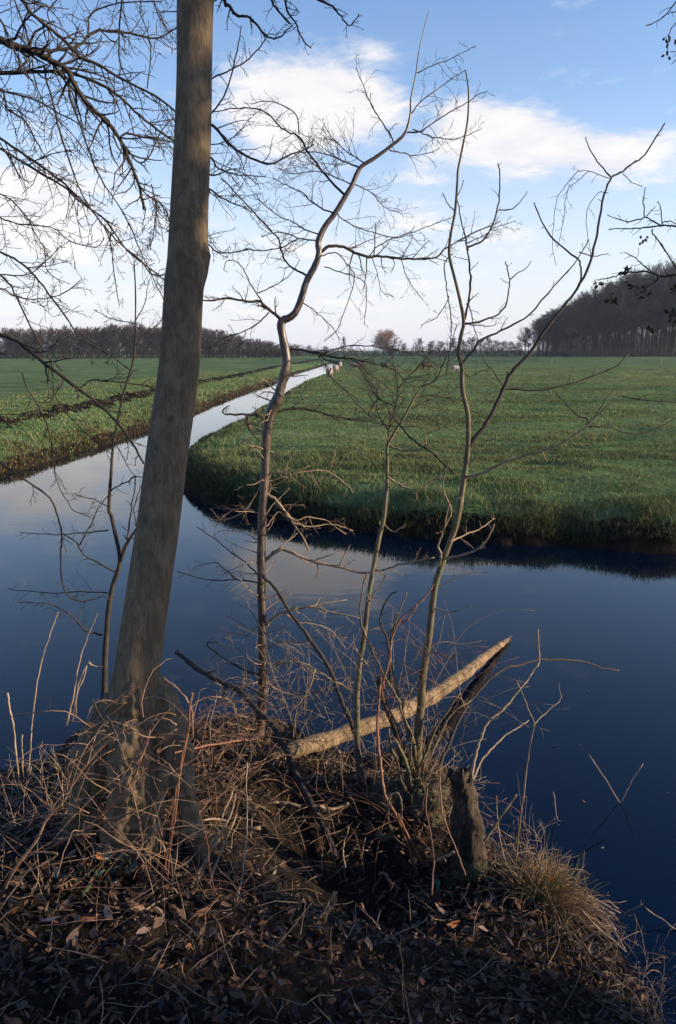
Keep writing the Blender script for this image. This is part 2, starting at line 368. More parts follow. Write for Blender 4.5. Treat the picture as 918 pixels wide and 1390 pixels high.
def field_z(x, y):
    dr, dl = sdist(x, y, RIGHT), sdist(x, y, LEFT)
    wob = .24 * vnoise(x, y, .9, 5) + .08 * vnoise(x, y, .25, 6)
    zr = np.interp(dr + wob, [-6, -.6, -.1, 0, .08, .3, .65, 1.1, 1.7, 3], [-1.2, -.7, -.15, 0, .14, .28, .43, .53, .58, .60])
    zl = np.interp(dl + wob, [-6, -.6, -.1, 0, .15, .8, 1.6, 2.3, 2.9, 3.6, 5], [-1.2, -.7, -.15, 0, .14, .34, .50, .62, .70, .60, .55])
    z = np.maximum(zr, zl)
    d = np.maximum(dr, dl); a = np.clip(d - .1, 0, 1)
    dist = np.hypot(x, y)
    fade = np.clip(60 / dist, .0, 1)
    rid = np.exp(-((dl - 2.7) / .7) ** 2) * (dl > 0)
    z = z + a * (.075 * vnoise(x * .6, y, .6, 8) * fade + .05 * vnoise(x, y, 5, 9)) + rid * .20 * (vnoise(x, y, .5, 11) + .15)
    earth = np.clip(1.5 - np.abs(dr - .02) * 2.2, 0, 1) * .75 + np.clip(rid * 1.2, 0, 1) * .70 + np.clip(1.4 - np.abs(dl - .1) * 2.2, 0, 1) * .66  # the far bank's dark earth band also stands in for its unlit face
    return z, earth
def near_hit(px, py):
    r = ray(px, py); ks = np.linspace(1.2, 7, 240); X, Y, Z = r[0] * ks, r[1] * ks, H + r[2] * ks
    zz = np.maximum(near_z(X, Y), 0); i = int(np.argmax(Z < zz)); 
    if Z[i] >= zz[i]: i = len(ks) - 1
    return np.array([X[i], Y[i], zz[i]])

# ------------------------------------------------------------------ ground and water
def grid_mesh(name, X, Y, Z):
    n, m = X.shape; V = np.stack([X, Y, Z], -1).reshape(-1, 3)
    i, j = np.meshgrid(np.arange(n - 1), np.arange(m - 1), indexing='ij'); a = i * m + j
    return mesh_np(name, V, [np.stack([a, a + 1, a + m + 1, a + m], -1).reshape(-1, 4)])
rr = np.geomspace(6.5, 2600, 620)
aa = np.concatenate([np.linspace(-115, -33, 60)[:-1], np.linspace(-33, 33, 330), np.linspace(33, 115, 60)[1:]])
RR, AA = np.meshgrid(rr, np.radians(aa), indexing='ij')
X, Y = RR * np.sin(AA), RR * np.cos(AA)
Z, EA = field_z(X, Y)
Z = np.where(Y < 6.4, -.8, Z)
me = grid_mesh('meadow', X[:, ::-1], Y[:, ::-1], Z[:, ::-1])
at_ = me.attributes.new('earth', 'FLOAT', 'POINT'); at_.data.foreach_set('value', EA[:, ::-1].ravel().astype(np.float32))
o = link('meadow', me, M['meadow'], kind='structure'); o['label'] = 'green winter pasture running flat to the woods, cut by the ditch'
xs = np.concatenate([np.linspace(-480, -4.2, 60)[:-1], np.linspace(-4.2, 3.4, 260), np.linspace(3.4, 480, 60)[1:]])
ys = np.concatenate([np.linspace(-480, -1, 60)[:-1], np.linspace(-1, 5.4, 240)])
X, Y = np.meshgrid(xs, ys, indexing='xy')
me = grid_mesh('near_bank', X, Y, near_z(X, Y))
o = link('near_bank', me, M['soil'], kind='structure'); o['label'] = 'dark leaf-strewn near bank in the foreground'
V = np.array([(-700, -490, 0), (700, -490, 0), (700, 300, 0), (-700, 300, 0)], float)
o = link('canal_water', mesh_np('canal_water', V, [np.array([[0, 1, 2, 3]])]), M['water'], kind='structure'); o['label'] = 'still dark blue ditch water mirroring sky and bank'

# ------------------------------------------------------------------ grass (nobody could count it)
def blades(x, y, z, h, wd, lean, cols, rng, name):
    n = len(x); a = rng.uniform(0, 2 * math.pi, n); b = rng.uniform(0, 2 * math.pi, n)
    dxv, dyv = np.cos(a) * wd / 2, np.sin(a) * wd / 2; lx, ly = np.cos(b) * lean * h, np.sin(b) * lean * h
    V = np.empty((n, 5, 3)); base = np.stack([x, y, z], -1)
    V[:, 0] = base - np.stack([dxv, dyv, 0 * x + .02], -1); V[:, 1] = base + np.stack([dxv, dyv, 0 * x - .02], -1)
    mid = base + np.stack([lx * .35, ly * .35, h * .6], -1)
    V[:, 2] = mid + np.stack([dxv, dyv, 0 * x], -1) * .7; V[:, 3] = mid - np.stack([dxv, dyv, 0 * x], -1) * .7
    V[:, 4] = base + np.stack([lx, ly, h * np.sqrt(np.clip(1 - lean * lean * .5, .1, 1))], -1)
    i = np.arange(n) * 5
    me = mesh_np(name, V.reshape(-1, 3), [np.stack([i, i + 1, i + 2, i + 3], -1), np.stack([i + 3, i + 2, i + 4], -1)], smooth=True)
    set_tint(me, np.repeat(cols, 5, axis=0)); return me
def grass_cols(n, rng, straw, base=(.140, .192, .074), dry=(.24, .20, .11)):
    c = np.array(base)[None] * rng.uniform(.55, 1.5, (n, 1)) * np.array([1, 1, 1])[None] + rng.normal(0, .006, (n, 3)); c = np.clip(c, .008, 1)
    k = rng.random(n) < straw; c[k] = np.array(dry)[None] * rng.uniform(.5, 1.25, (k.sum(), 1)); return c
rng = np.random.default_rng(21)
n = 620000
Yv = 8.4 * (95 / 8.4) ** rng.random(n); Xv = Yv * rng.uniform(-.5, .5, n)
dr = sdist(Xv, Yv, RIGHT)
clump = vnoise(Xv * .6, Yv, .42, 31, 2) + .8 * vnoise(Xv * .45, Yv, 1.5, 32, 2)
keep = (dr > .0) & (rng.random(n) < np.clip(.70 + clump * .9, .30, 1) * np.where(Yv > 30, .75, 1))
Xv, Yv, dr, clump = Xv[keep], Yv[keep], dr[keep], clump[keep]; n = len(Xv)
Zv, _ = field_z(Xv, Yv)
hh = (.034 + .085 * np.clip(clump + .2, 0, 1.1)) * rng.uniform(.5, 1.4, n) + .10 * np.exp(-((dr - .5) / .5) ** 2) * rng.uniform(.4, 1.5, n)
wd = np.clip(.0009 * Yv, .006, .06) * rng.uniform(.7, 1.3, n)
hh *= np.clip(14 / Yv, .7, 1)
cols = grass_cols(n, rng, .12) * (1 + .55 * np.clip(vnoise(Xv * .4, Yv, 2.2, 35, 3), -.8, 1)[:, None]); 
pt = np.clip(vnoise(Xv * .5, Yv, 3.2, 37, 3) * 2.2 - .25, 0, .75)[:, None] * rng.uniform(.3, 1, (n, 1)); cols = cols * (1 - pt) + pt * np.array([.19, .185, .085]) * rng.uniform(.6, 1.3, (n, 1))
kd = np.clip(1.15 - dr / .65, 0, 1)[:, None] * rng.uniform(.5, 1, (n, 1)); cols = cols * (1 - kd) + kd * np.array([.034, .030, .016]) * rng.uniform(.5, 1.4, (n, 1))  # blades darken down the far bank; the shade of its face is tinted in
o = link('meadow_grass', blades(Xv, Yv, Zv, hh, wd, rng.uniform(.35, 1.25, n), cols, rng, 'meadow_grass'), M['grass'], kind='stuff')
o['label'] = 'short tufted green grass of the pasture across the water'
n = 220000
Yv = 13 * (75 / 13) ** rng.random(n); Xv = Yv * rng.uniform(-.52, .05, n)
dl = sdist(Xv, Yv, LEFT); clump = vnoise(Xv, Yv, .5, 33, 2)
keep = (dl > .02) & (dl < 9) & (rng.random(n) < np.clip(.6 + clump, .1, 1) * np.where(np.abs(dl - 2.8) < .55, .25, 1))
Xv, Yv, dl, clump = Xv[keep], Yv[keep], dl[keep], clump[keep]; n = len(Xv); Zv, _ = field_z(Xv, Yv)
hh = .05 + .06 * np.exp(-((dl - .8) / .7) ** 2) * rng.uniform(.5, 1.5, n); hh *= rng.uniform(.6, 1.3, n)
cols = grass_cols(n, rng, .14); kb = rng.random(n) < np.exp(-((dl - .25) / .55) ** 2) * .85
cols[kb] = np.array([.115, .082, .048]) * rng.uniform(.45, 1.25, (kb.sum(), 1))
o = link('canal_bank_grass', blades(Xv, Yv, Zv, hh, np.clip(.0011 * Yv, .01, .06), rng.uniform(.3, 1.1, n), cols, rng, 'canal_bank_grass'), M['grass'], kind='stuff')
o['label'] = 'rough straw and green grass on the left canal bank'
# spoil clods on the left bank
rng = np.random.default_rng(22); lines = []
n = 4200; Yv = 14 * (60 / 14) ** rng.random(n); Xv = Yv * rng.uniform(-.55, -.03, n); dl = sdist(Xv, Yv, LEFT); k = np.abs(dl - 2.75 + .4 * vnoise(Xv, Yv, 1.5, 41)) < .75
Xv, Yv = Xv[k], Yv[k]; Zv, _ = field_z(Xv, Yv)
for x, y, z in zip(Xv, Yv, Zv):
    s = rng.uniform(.025, .085); d = rng.normal(0, 1, 3); d[2] *= .35; d = norm(d)
    c = np.array([x, y, z + s * rng.uniform(-.3, .35)]); t_ = np.array([-1, -.55, -.1, .45, 1.0]); p = c + d * s * t_[:, None] + rng.normal(0, s * .22, (5, 3)); lines.append((p, s * np.array([.12, .6, .8, .55, .1]) * rng.uniform(.6, 1.3, 5)))
o = link('earth_clods', tube_mesh('earth_clods', lines, 6), M['soil'], kind='stuff'); o['label'] = 'dark dug earth clods in a ridge along the left canal bank'

# ------------------------------------------------------------------ far trees
def far_tree(seed, h, crown_w, bare, nb, mat_t, mat_c, fine=1.0, upright=.35, bushy=False):
    rng = np.random.default_rng(seed); tr, cr = [], []
    n = 9; p = np.zeros((n, 3)); p[:, 2] = np.linspace(-.3, h * .86, n); p[1:, :2] = np.cumsum(rng.normal(0, h * .008, (n - 1, 2)), axis=0)
    r = h * .011 * np.linspace(1.25, .22, n); r[0] *= 1.3
    if not bushy: tr.append((p, r))
    t = along(p)
    for k in range(nb):
        u = bare + (1 - bare) * (k + rng.random()) / nb if not bushy else rng.uniform(0, .15)
        b = np.array([np.interp(u, t, p[:, i]) for i in range(3)]); rr0 = np.interp(u, t, r) * (.6 if not bushy else .8)
        a = rng.uniform(0, 2 * math.pi); v = (u - bare) / (1 - bare)
        if bushy: l = h * rng.uniform(.55, 1.0); e = rng.uniform(.35, 1.3)
        else: l = crown_w * (math.sqrt(max(1 - (2 * v - .75) ** 2 * .55, .12))) * rng.uniform(.75, 1.15); e = upright + .65 * v + rng.normal(0, .15)
        d = np.array([math.cos(a) * math.cos(e), math.sin(a) * math.cos(e), math.sin(e)])
        q = grow(b, d, l, rr0, rng, 6, .13, .25); (tr if rr0 > h * .004 else cr).append(q)
        kids = sprout(q, int(9 * fine), l * .55, rng, 2, (25, 65), .2, 1.0, .55, .032, .25, .16, 5, int(5 * fine), 1.0, .45)
        cr += [(x[0][::2] if len(x[0]) > 3 else x[0], x[1][::2] if len(x[0]) > 3 else x[1]) for x in kids]
        # spray of fine twigs at the tips
        for kk in range(int(26 * fine)):
            x = kids[rng.integers(len(kids))]; i = rng.integers(1, len(x[0])); dd = norm(x[0][i] - x[0][i - 1]) + rng.normal(0, .55, 3) + np.array([0, 0, .25])
            cr.append(grow(x[0][i], dd, l * rng.uniform(.14, .34), .034, rng, 3, .2, .1))
    return (tube_mesh('trunk', tr, 5) if tr else None), tube_mesh('crown', cr, 3), mat_t, mat_c
PROTO = {}
for i in range(4):   # tall woodland trees, unit = metres, 26 m
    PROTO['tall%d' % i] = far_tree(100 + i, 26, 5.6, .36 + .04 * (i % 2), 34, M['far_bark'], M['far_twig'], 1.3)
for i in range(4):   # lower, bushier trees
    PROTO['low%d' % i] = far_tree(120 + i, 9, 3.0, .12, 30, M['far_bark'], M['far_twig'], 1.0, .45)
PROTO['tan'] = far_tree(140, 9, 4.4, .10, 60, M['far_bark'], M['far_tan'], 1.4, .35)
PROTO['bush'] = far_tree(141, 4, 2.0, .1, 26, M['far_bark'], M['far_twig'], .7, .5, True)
placed = set()
def place_far(kind, x, y, h, wscale, name, label, cat, group=None, rot=0.0):
    mt, mc, a, b = PROTO[kind]; ref = {'ta': 26, 'lo': 9, 'bu': 4}[kind[:2]] if kind != 'tan' else 9
    zf, _ = field_z(np.array([x]), np.array([y]))
    e = bpy.data.objects.new(name, None); COL.objects.link(e); e.location = (x, y, float(zf[0]) - .05); e.rotation_euler = (0, 0, rot); s = h / ref; e.scale = (s * wscale, s * wscale, s)
    tag(e, label, cat, group)
    for nm, me, m in (('trunk', mt, a), ('crown', mc, b)):
        if me is None: continue
        if not me.materials: me.materials.append(m)
        c = bpy.data.objects.new(nm, me); COL.objects.link(c); c.parent = e
        if nm == 'crown': c['kind'] = 'stuff'
    return e
rng = np.random.default_rng(50)
# right wood: silhouette heights read along the photograph
oxs = [700, 712, 727, 747, 777, 789, 819, 849, 874, 901, 930, 1000, 1100, 1300]; oys = [462, 444, 427, 415, 404, 392, 381, 366, 356, 352, 354, 358, 362, 366]
RW = 'tall bare trees of the dark wood on the right'
for row in range(6):
    Yr = 236 + row * 8
    px = 714 + row * 9 - (6 if row else 0)
    while px < 1110:
        x = P(px, 480, Yr)[0]; top = np.interp(px, oxs, oys)
        h = (P(px, top, Yr)[2] - .55) * rng.uniform(.80, 1.05)
        lab = ('front-row bare tree of the right wood, ' if row == 0 else 'bare tree behind the right wood front row, ') + ('where sky shows between the stems' if px < 770 else 'under its rising slope' if px < 850 else 'under its highest crowns')
        if row == 0 and px < 716: lab = 'leftmost and lowest tree at the edge of the dark wood on the right'
        place_far('tall%d' % rng.integers(4), x, Yr + rng.uniform(-2.5, 2.5), h, rng.uniform(.75, 1.2) * np.clip(26 / h, .8, 1.35), 'woodland_tree', lab, 'tree', RW, rng.uniform(0, 6.28))
        px += rng.uniform(12, 19) * (240 / Yr)
# the same wood goes on beside the pasture, just outside the frame: it throws the far shade
for k in range(15):
    f = k / 14; place_far('tall%d' % rng.integers(4), 62 + 66 * f + rng.uniform(-3, 3), 114 + 120 * f + rng.uniform(-3, 3), rng.uniform(22, 27), rng.uniform(.9, 1.15), 'woodland_tree', 'tall bare tree standing shoulder to shoulder in the dark wood at right', 'tree', RW, rng.uniform(0, 6.28))
# left wood
lxs = [-120, 0, 103, 131, 152, 218, 278, 297, 311, 325, 346, 373, 400]; lys = [449, 448, 446, 442, 441, 444, 446, 447, 451, 457, 460, 465, 468]
LW = 'trees of the low wood along the left horizon'
for row in range(3):
    Yl = 196 + row * 7; px = -60 + row * 5
    while px < 398 + row * 4:
        top = np.interp(px, lxs, lys) + rng.normal(0, 1.8) + (2 - row) * 1.5; x = P(px, 480, Yl)[0]; h = P(px, top, Yl)[2] - .55
        lab = ('front-row' if row == 0 else 'hindmost' if row == 2 else 'middle-row') + ' bare tree of the dark horizon wood, ' + ('left of the thin sapling' if px < 178 else 'behind the big trunk' if px < 285 else 'between the big trunk and the kinked sapling')
        place_far('low%d' % rng.integers(4), x, Yl + rng.uniform(-2, 2), max(h, 1.5), rng.uniform(.9, 1.3) * np.clip(7 / max(h, 1.5), 1, 1.6), 'copse_tree', lab, 'tree', LW, rng.uniform(0, 6.28))
        px += rng.uniform(9, 15)
# middle of the horizon
place_far('tan', *P(528, 480, 262)[:2], 7.8, 1.6, 'round_tree', 'round tan-crowned tree in the middle of the horizon', 'tree')
place_far('low1', *P(467, 480, 262)[:2], 6.4, .62, 'young_tree', 'small narrow reddish tree left of the round tan tree', 'tree')
for (px, top, ws, kd, lab) in [(569, 459, 1.1, 'low0', 'small rounded bare tree just right of the round tan tree'), (598, 463, 1.3, 'low2', 'low broad bare tree on the horizon left of the right sapling'),
                               (615, 459, 1.2, 'low3', 'bare tree on the horizon close left of the right sapling stem'), (640, 458, 1.3, 'low1', 'bare tree on the horizon just right of the right sapling stem'),
                               (662, 458, 1.2, 'low0', 'broad bare tree on the horizon left of the gap before the wood'), (684, 463, 1.3, 'low2', 'bare tree on the horizon in the gap before the right wood'),
                               (704, 466, 1.3, 'low3', 'low scrubby tree touching the left end of the right wood'), (548, 466, 1.1, 'low3', 'low scrubby tree against the right side of the round tan tree'),
                               (585, 463, 1.3, 'low3', 'low bare tree between two others left of the right sapling stem'), (628, 461, 1.3, 'low2', 'bare tree on the horizon directly behind the right sapling stem'), (651, 460, 1.3, 'low1', 'bare horizon tree second to the right of the right sapling stem'), (673, 462, 1.3, 'low0', 'bare horizon tree midway between right sapling and right wood'), (694, 464, 1.3, 'low1', 'small bare tree just before the left end of the right wood'),
                               (420, 469, 1.4, 'low0', 'low scrubby tree on the horizon at the end of the canal'), (442, 470, 1.4, 'low2', 'low scrubby tree on the horizon above the sheep on the canal edge')]:
    Yd = 262; h = P(px, top, Yd)[2] - .55; place_far(kd, P(px, 480, Yd)[0], Yd, h, ws * 1.15, 'hedgerow_tree', lab, 'tree', 'trees along the middle horizon', px * 1.7)
def hedge(px0, px1, Yd, hgt, label, seed, dens=9, deep=1.4):
    rng = np.random.default_rng(seed); lines = []; x0, x1 = P(px0, 480, Yd)[0], P(px1, 480, Yd)[0]
    n = int((x1 - x0) * dens)
    for k in range(n):
        x = rng.uniform(x0, x1); y = Yd + rng.uniform(-deep, deep); hh = hgt * rng.uniform(.5, 1.05) * (1 + .25 * vnoise(np.array([x]), np.array([y]), 9, seed)[0])
        b = np.array([x, y, .5]); d = np.array([rng.normal(0, .45), rng.normal(0, .4), 1.0]); q = grow(b, d, hh, .05, rng, 5, .2, .1); lines.append(q)
        lines += [(a[::2], c[::2]) for a, c in sprout(q, 5, hh * .6, rng, 1, (30, 80), .1, 1, .6, .03, .1, .2, 5)]
    o = link('hedge', tube_mesh('hedge', lines, 3), M['far_twig']); return tag(o, label, 'hedge', 'dark hedges under the far trees')
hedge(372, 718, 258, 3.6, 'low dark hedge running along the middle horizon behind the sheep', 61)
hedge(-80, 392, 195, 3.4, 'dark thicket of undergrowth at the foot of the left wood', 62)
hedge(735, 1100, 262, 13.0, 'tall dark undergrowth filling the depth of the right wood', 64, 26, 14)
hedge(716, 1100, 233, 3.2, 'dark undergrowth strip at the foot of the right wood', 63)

# ------------------------------------------------------------------ sheep
def ellipsoid(c, r, seg=14, ringn=10, rot=0):
    u = np.linspace(0, 2 * math.pi, seg, endpoint=False); v = np.linspace(0, math.pi, ringn)
    V = np.array([[math.sin(b) * math.cos(a) * r[0], math.sin(b) * math.sin(a) * r[1], math.cos(b) * r[2]] for b in v for a in u])
    cr, sr = math.cos(rot), math.sin(rot); V = np.stack([V[:, 0] * cr + V[:, 2] * sr, V[:, 1], -V[:, 0] * sr + V[:, 2] * cr], -1) + np.array(c)
    i, j = np.meshgrid(np.arange(ringn - 1), np.arange(seg), indexing='ij'); a = i * seg + j; b = i * seg + (j + 1) % seg
    return V, np.stack([a, a + seg, b + seg, b], -1).reshape(-1, 4)
def merge(parts):
    V, Fs, off = [], [], 0
    for v, f in parts:
        V.append(v)
        for x in (f if isinstance(f, list) else [f]): Fs.append(x + off)
        off += len(v)
    return np.concatenate(V), Fs
def sheep_mesh(name, graze):
    parts = [ellipsoid((0, 0, .52), (.46, .23, .25)), ellipsoid((.22, 0, .55), (.25, .215, .24)), ellipsoid((-.25, 0, .55), (.24, .22, .23)), ellipsoid((-.46, 0, .42), (.04, .04, .13), 8, 6)]
    hd = [(.40, .60), (.52, .46), (.60, .28), (.66, .14)] if graze else [(.38, .62), (.50, .74), (.58, .80), (.70, .74)]
    pts = np.array([(a, 0, b) for a, b in hd]); parts.append(tubes([(spline(pts, 3), np.interp(np.linspace(0, 1, 10), [0, .4, .7, 1], [.15, .10, .085, .05]))], 10))
    e = pts[2] + np.array([-.03, 0, .05])
    for s in (-1, 1): parts.append(tubes([(np.array([e, e + [-.01, s * .08, .01], e + [-.02, s * .15, -.02]]), np.array([.025, .032, .01]))], 6))
    for fx, kn in ((.28, -.02), (-.28, .035)):
        for s in (-1, 1):
            p = np.array([(fx, s * .12, .46), (fx + kn * .6, s * .12, .27), (fx - kn, s * .12, .12), (fx, s * .12, .02), (fx + .03, s * .12, -.01)])
            parts.append(tubes([(spline(p, 2), np.interp(np.linspace(0, 1, 9), [0, .35, .8, 1], [.085, .048, .032, .038]))], 8))
    V, Fs = merge(parts); me = mesh_np(name, V, Fs)
    t = bpy.data.objects.new('tmp', me); COL.objects.link(t); md = t.modifiers.new('r', 'REMESH'); md.mode = 'VOXEL'; md.voxel_size = .028; md.use_smooth_shade = True
    dg = bpy.context.evaluated_depsgraph_get(); out = bpy.data.meshes.new_from_object(t.evaluated_get(dg)); out.name = name
    bpy.data.objects.remove(t); return out
SG, SU = sheep_mesh('grazing_sheep', True), sheep_mesh('standing_sheep', False)
def sheep(px, py, hpx, me, mat, rz, label, cat='sheep'):
    Yd = 2.05 * F / (py - 475); p = P(px, py, Yd); z, _ = field_z(np.array([p[0]]), np.array([p[1]]))
    m2 = me.copy(); m2.materials.clear(); m2.materials.append(mat)
    o = bpy.data.objects.new('sheep', m2); COL.objects.link(o); o.location = (p[0], p[1], float(z[0])); o.rotation_euler = (0, 0, rz)
    s = hpx * (p[1] / F) / .82; o.scale = (s, s, s); return tag(o, label, cat, 'sheep grazing beside the canal')
sheep(447.5, 512, 14.5, SG, M['wool'], rad(75), 'nearest white sheep, at the canal edge')
sheep(456, 505.5, 11.5, SG, M['wool'], rad(70), 'second white sheep in the row at the canal edge')
sheep(461.5, 500.5, 10.5, SU, M['wool'], rad(80), 'farthest white sheep in the row at the canal edge')
sheep(482, 500.5, 8.5, SG, M['wool'], rad(175), 'white sheep standing side on just right of the canal end')
sheep(491.5, 499, 7, SG, M['wool_brown'], rad(20), 'small brown sheep close beside a white one')
sheep(522, 501, 9, SU, M['wool_brown'], rad(150), 'lone brown sheep in the middle of the pasture')
sheep(578.5, 502, 12, SG, M['wool_dark'], rad(20), 'shaggy black sheep alone in the pasture')
sheep(619, 505, 10, SG, M['wool_grey'], rad(15), 'grey sheep half behind the right sapling stem')
def post(px, py, top, label, lean):
    Yd = 2.05 * F / (py - 475); p = P(px, py, Yd); z = float(field_z(np.array([p[0]]), np.array([p[1]]))[0][0]); hh = P(px, top, Yd)[2] - z
    pts = np.array([(p[0], Yd, z - .2), (p[0] + lean * .3, Yd, z + hh * .5), (p[0] + lean, Yd, z + hh), (p[0] + lean, Yd, z + hh + .02)])
    o = link('fence_post', tube_mesh('fence_post', [(pts, np.array([.055, .05, .045, .02]))], 7), M['post']); tag(o, label, 'post', 'posts in the far pasture')
post(748, 500, 485, 'pale thin post leaning in the far pasture before the wood', .06)
post(897, 499, 486, 'dark thin post at the right of the far pasture', -.03)
post(755, 494, 486, 'short post farther back beside the pale leaning post', .0)

# ------------------------------------------------------------------ hero wood: rough limbs
def rough_tube(path, radii, sides, amps, seed, vstep=None, lobes=None, cap_top=False):
    """thick bark limb with lumps; amps = [(scale, amount), ...]"""
    p, r = np.asarray(path, float), np.asarray(radii, float)
    t = np.gradient(p, axis=0); t = norm(t)
    a = norm(np.cross(t, np.array([[0, 1., 0]]))); b = np.cross(t, a)
    ang = np.arange(sides) * 2 * math.pi / sides; V = np.empty((len(p), sides, 3))
    for i in range(len(p)):
        for k in range(sides):
            d = a[i] * math.cos(ang[k]) + b[i] * math.sin(ang[k]); q = p[i] + d * r[i]; f = 1.0
            for s, am in amps:
                am_i = am[i] if hasattr(am, '__len__') else am
                f += am_i * mnoise.noise(Vector((q[0] / s + seed * 7.1, q[1] / s, q[2] / (s * 2.2))))
            V[i, k] = p[i] + d * r[i] * f
    n = len(p); i, k = np.meshgrid(np.arange(n - 1), np.arange(sides), indexing='ij'); b0 = i * sides
    Q = np.stack([b0 + k, b0 + (k + 1) % sides, b0 + sides + (k + 1) % sides, b0 + sides + k], -1).reshape(-1, 4)
    V = V.reshape(-1, 3); fs = [Q]
    if cap_top:
        V = np.vstack([V, p[-1][None] - t[-1] * r[-1] * .25, p[0][None]]); e = (n - 1) * sides; kk = np.arange(sides)
        fs.append(np.stack([e + kk, e + (kk + 1) % sides, np.full(sides, n * sides)], -1)); fs.append(np.stack([(kk + 1) % sides, kk, np.full(sides, n * sides + 1)], -1))
    return V, fs
def px_limb(pts, wpx, Y0, Y1, sub=6):
    s = spline(pts, sub); t = along(s); wv = np.interp(np.linspace(0, 1, len(s)), np.linspace(0, 1, len(wpx)), wpx)
    Yv = Y0 + (Y1 - Y0) * t if not hasattr(Y0, '__len__') else np.interp(t, np.linspace(0, 1, len(Y0)), Y0)
    W = np.array([P(a, b, y) for (a, b), y in zip(s, Yv)]); r = np.array([mpp(q) for q in W]) * wv * .5
    return W, r

class Tree:
    """a thing with a trunk, branches traced one by one and a crown of fine twigs"""
    def __init__(s, name, label, cat, base, bark_m, twig_m, seed, group=None):
        s.e = thing(name, label, cat, base, group); s.bm, s.tm = bark_m, twig_m; s.rng = np.random.default_rng(seed); s.fine = []; s.low = []; s.dens = 1.35
    def trunk(s, line, sides=10, mat=None, name='trunk', rough=None):
        V, f = tubes([line], sides) if rough is None else rough_tube(line[0], line[1], sides, *rough)
        s.main = line; return link(name, mesh_np(name, V, f), mat or s.bm, s.e)
    def Yat(s, px, py):
        i = np.argmin([abs(P(px, py, q[1])[0] - q[0]) + abs(P(px, py, q[1])[2] - q[2]) for q in s.main[0]]); return s.main[0][i][1]
    def br(s, pts, w0, w1, Y0=None, dY=0.0, mat=None, twigs=0, Ln=.3, levels=2, sides=6, name='branch', rmin=.0009, jit=.45, **kw):
        if Y0 is None: Y0 = s.Yat(*pts[0])
        l = trace(pts, Y0, Y0 + dY, w0, w1, 4, jit, s.rng)
        link(name, tube_mesh(name, [l], sides), mat or s.bm, s.e)
        if twigs: (s.low if mat is M['branch_lit'] else s.fine).extend(sprout(l, int(twigs * s.dens), Ln, s.rng, levels, rmin=rmin, **kw))
        return l
    def tw(s, pts, w0, w1, Y0, dY=0.0, twigs=0, Ln=.15, levels=1, rmin=.0011, **kw):
        l = trace(pts, Y0, Y0 + dY, w0, w1, 4, .45, s.rng); s.fine.append(l)
        if twigs: s.fine += sprout(l, twigs, Ln, s.rng, levels, rmin=rmin, **kw)
        return l
    def done(s, mat=None, name='crown', sides=4):
        if s.low:
            o = link('low_twigs', tube_mesh('low_twigs', s.low, sides), M['twig_lit'], s.e); o['kind'] = 'stuff'  # low twigs take the sunlit twig colour, the crown the dark one
        if s.fine:
            o = link(name, tube_mesh(name, s.fine, sides), mat or s.tm, s.e); o['kind'] = 'stuff'

# ------------------------------------------------------------------ the big trunk
b = near_hit(186, 1160)
T = Tree('foreground_tree', 'big leaning tree trunk in the left foreground on a swollen mossy root', 'tree', b, M['trunk'], M['twig'], 301)
pts = [(274, -160), (270, -90), (265.5, 0), (264, 100), (262, 175), (258, 270), (255.5, 340), (255, 362), (250.5, 385), (249, 410), (243, 500), (229, 600), (216.5, 700), (200, 816), (188, 900), (184, 940), (182, 980), (180, 1040), (176, 1100), (172, 1160), (170, 1230)]
wp = [45, 47, 49, 48, 49, 51, 55, 58, 55, 54, 56, 57, 58, 60, 62, 65, 65, 62, 58, 54, 52]
Yb = b[1] + .02
sp = spline(pts, 9); t = np.linspace(0, len(pts) - 1, len(sp)); wv = np.interp(t, np.arange(len(pts)), wp)
u = along(sp); Yv = np.interp(sp[:, 1], [-160, 900, 1230], [Yb + .45, Yb + .05, Yb - .02])
W = np.array([P(a, c, y) for (a, c), y in zip(sp, Yv)]); R = np.array([mpp(q) for q in W]) * wv * .5
lump = np.interp(sp[:, 1], [0, 820, 930, 1000, 1300], [.02, .03, .16, .34, .40])
amp0 = np.interp(sp[:, 1], [0, 820, 930, 1000, 1300], [.02, .03, .10, .16, .2])
T.main = (W, R)
parts = [rough_tube(W, R, 40, [(.35, .05), (.12, amp0)], 3, cap_top=True)]
for i, (pp, ww, dy) in enumerate([
        ([(208, 905), (217, 925), (229, 955), (238, 990), (243, 1040), (252, 1090), (266, 1140), (276, 1190)], [10, 18, 34, 44, 40, 32, 26, 22], (.05, .02)),
        ([(172, 930), (160, 945), (146, 968), (132, 1000), (122, 1040), (114, 1090), (108, 1150), (102, 1210)], [12, 26, 42, 50, 50, 46, 40, 40], (.10, .12)),
        ([(178, 1000), (168, 1050), (158, 1100), (146, 1150), (134, 1210)], [16, 26, 30, 32, 34], (.0, -.06)),
        ([(222, 1040), (214, 1090), (206, 1130), (200, 1170), (196, 1210)], [14, 22, 24, 22, 20], (-.0, -.08))]):
    l = px_limb(pp, ww, Yb + dy[0], Yb + dy[1], 6)
    parts.append(rough_tube(l[0], l[1], 26, [(.14, .40), (.05, .30)], 11 + i, cap_top=True))
V, f = merge([ (v, ff if isinstance(ff, list) else [ff]) for v, ff in parts])
me = mesh_np('trunk', V, f)
t_ = bpy.data.objects.new('tmp', me); COL.objects.link(t_)
md = t_.modifiers.new('r', 'REMESH'); md.mode = 'VOXEL'; md.voxel_size = .0085; md.use_smooth_shade = True
md = t_.modifiers.new('s', 'SMOOTH'); md.factor = .5; md.iterations = 4
me = bpy.data.meshes.new_from_object(t_.evaluated_get(bpy.context.evaluated_depsgraph_get())); bpy.data.objects.remove(t_)
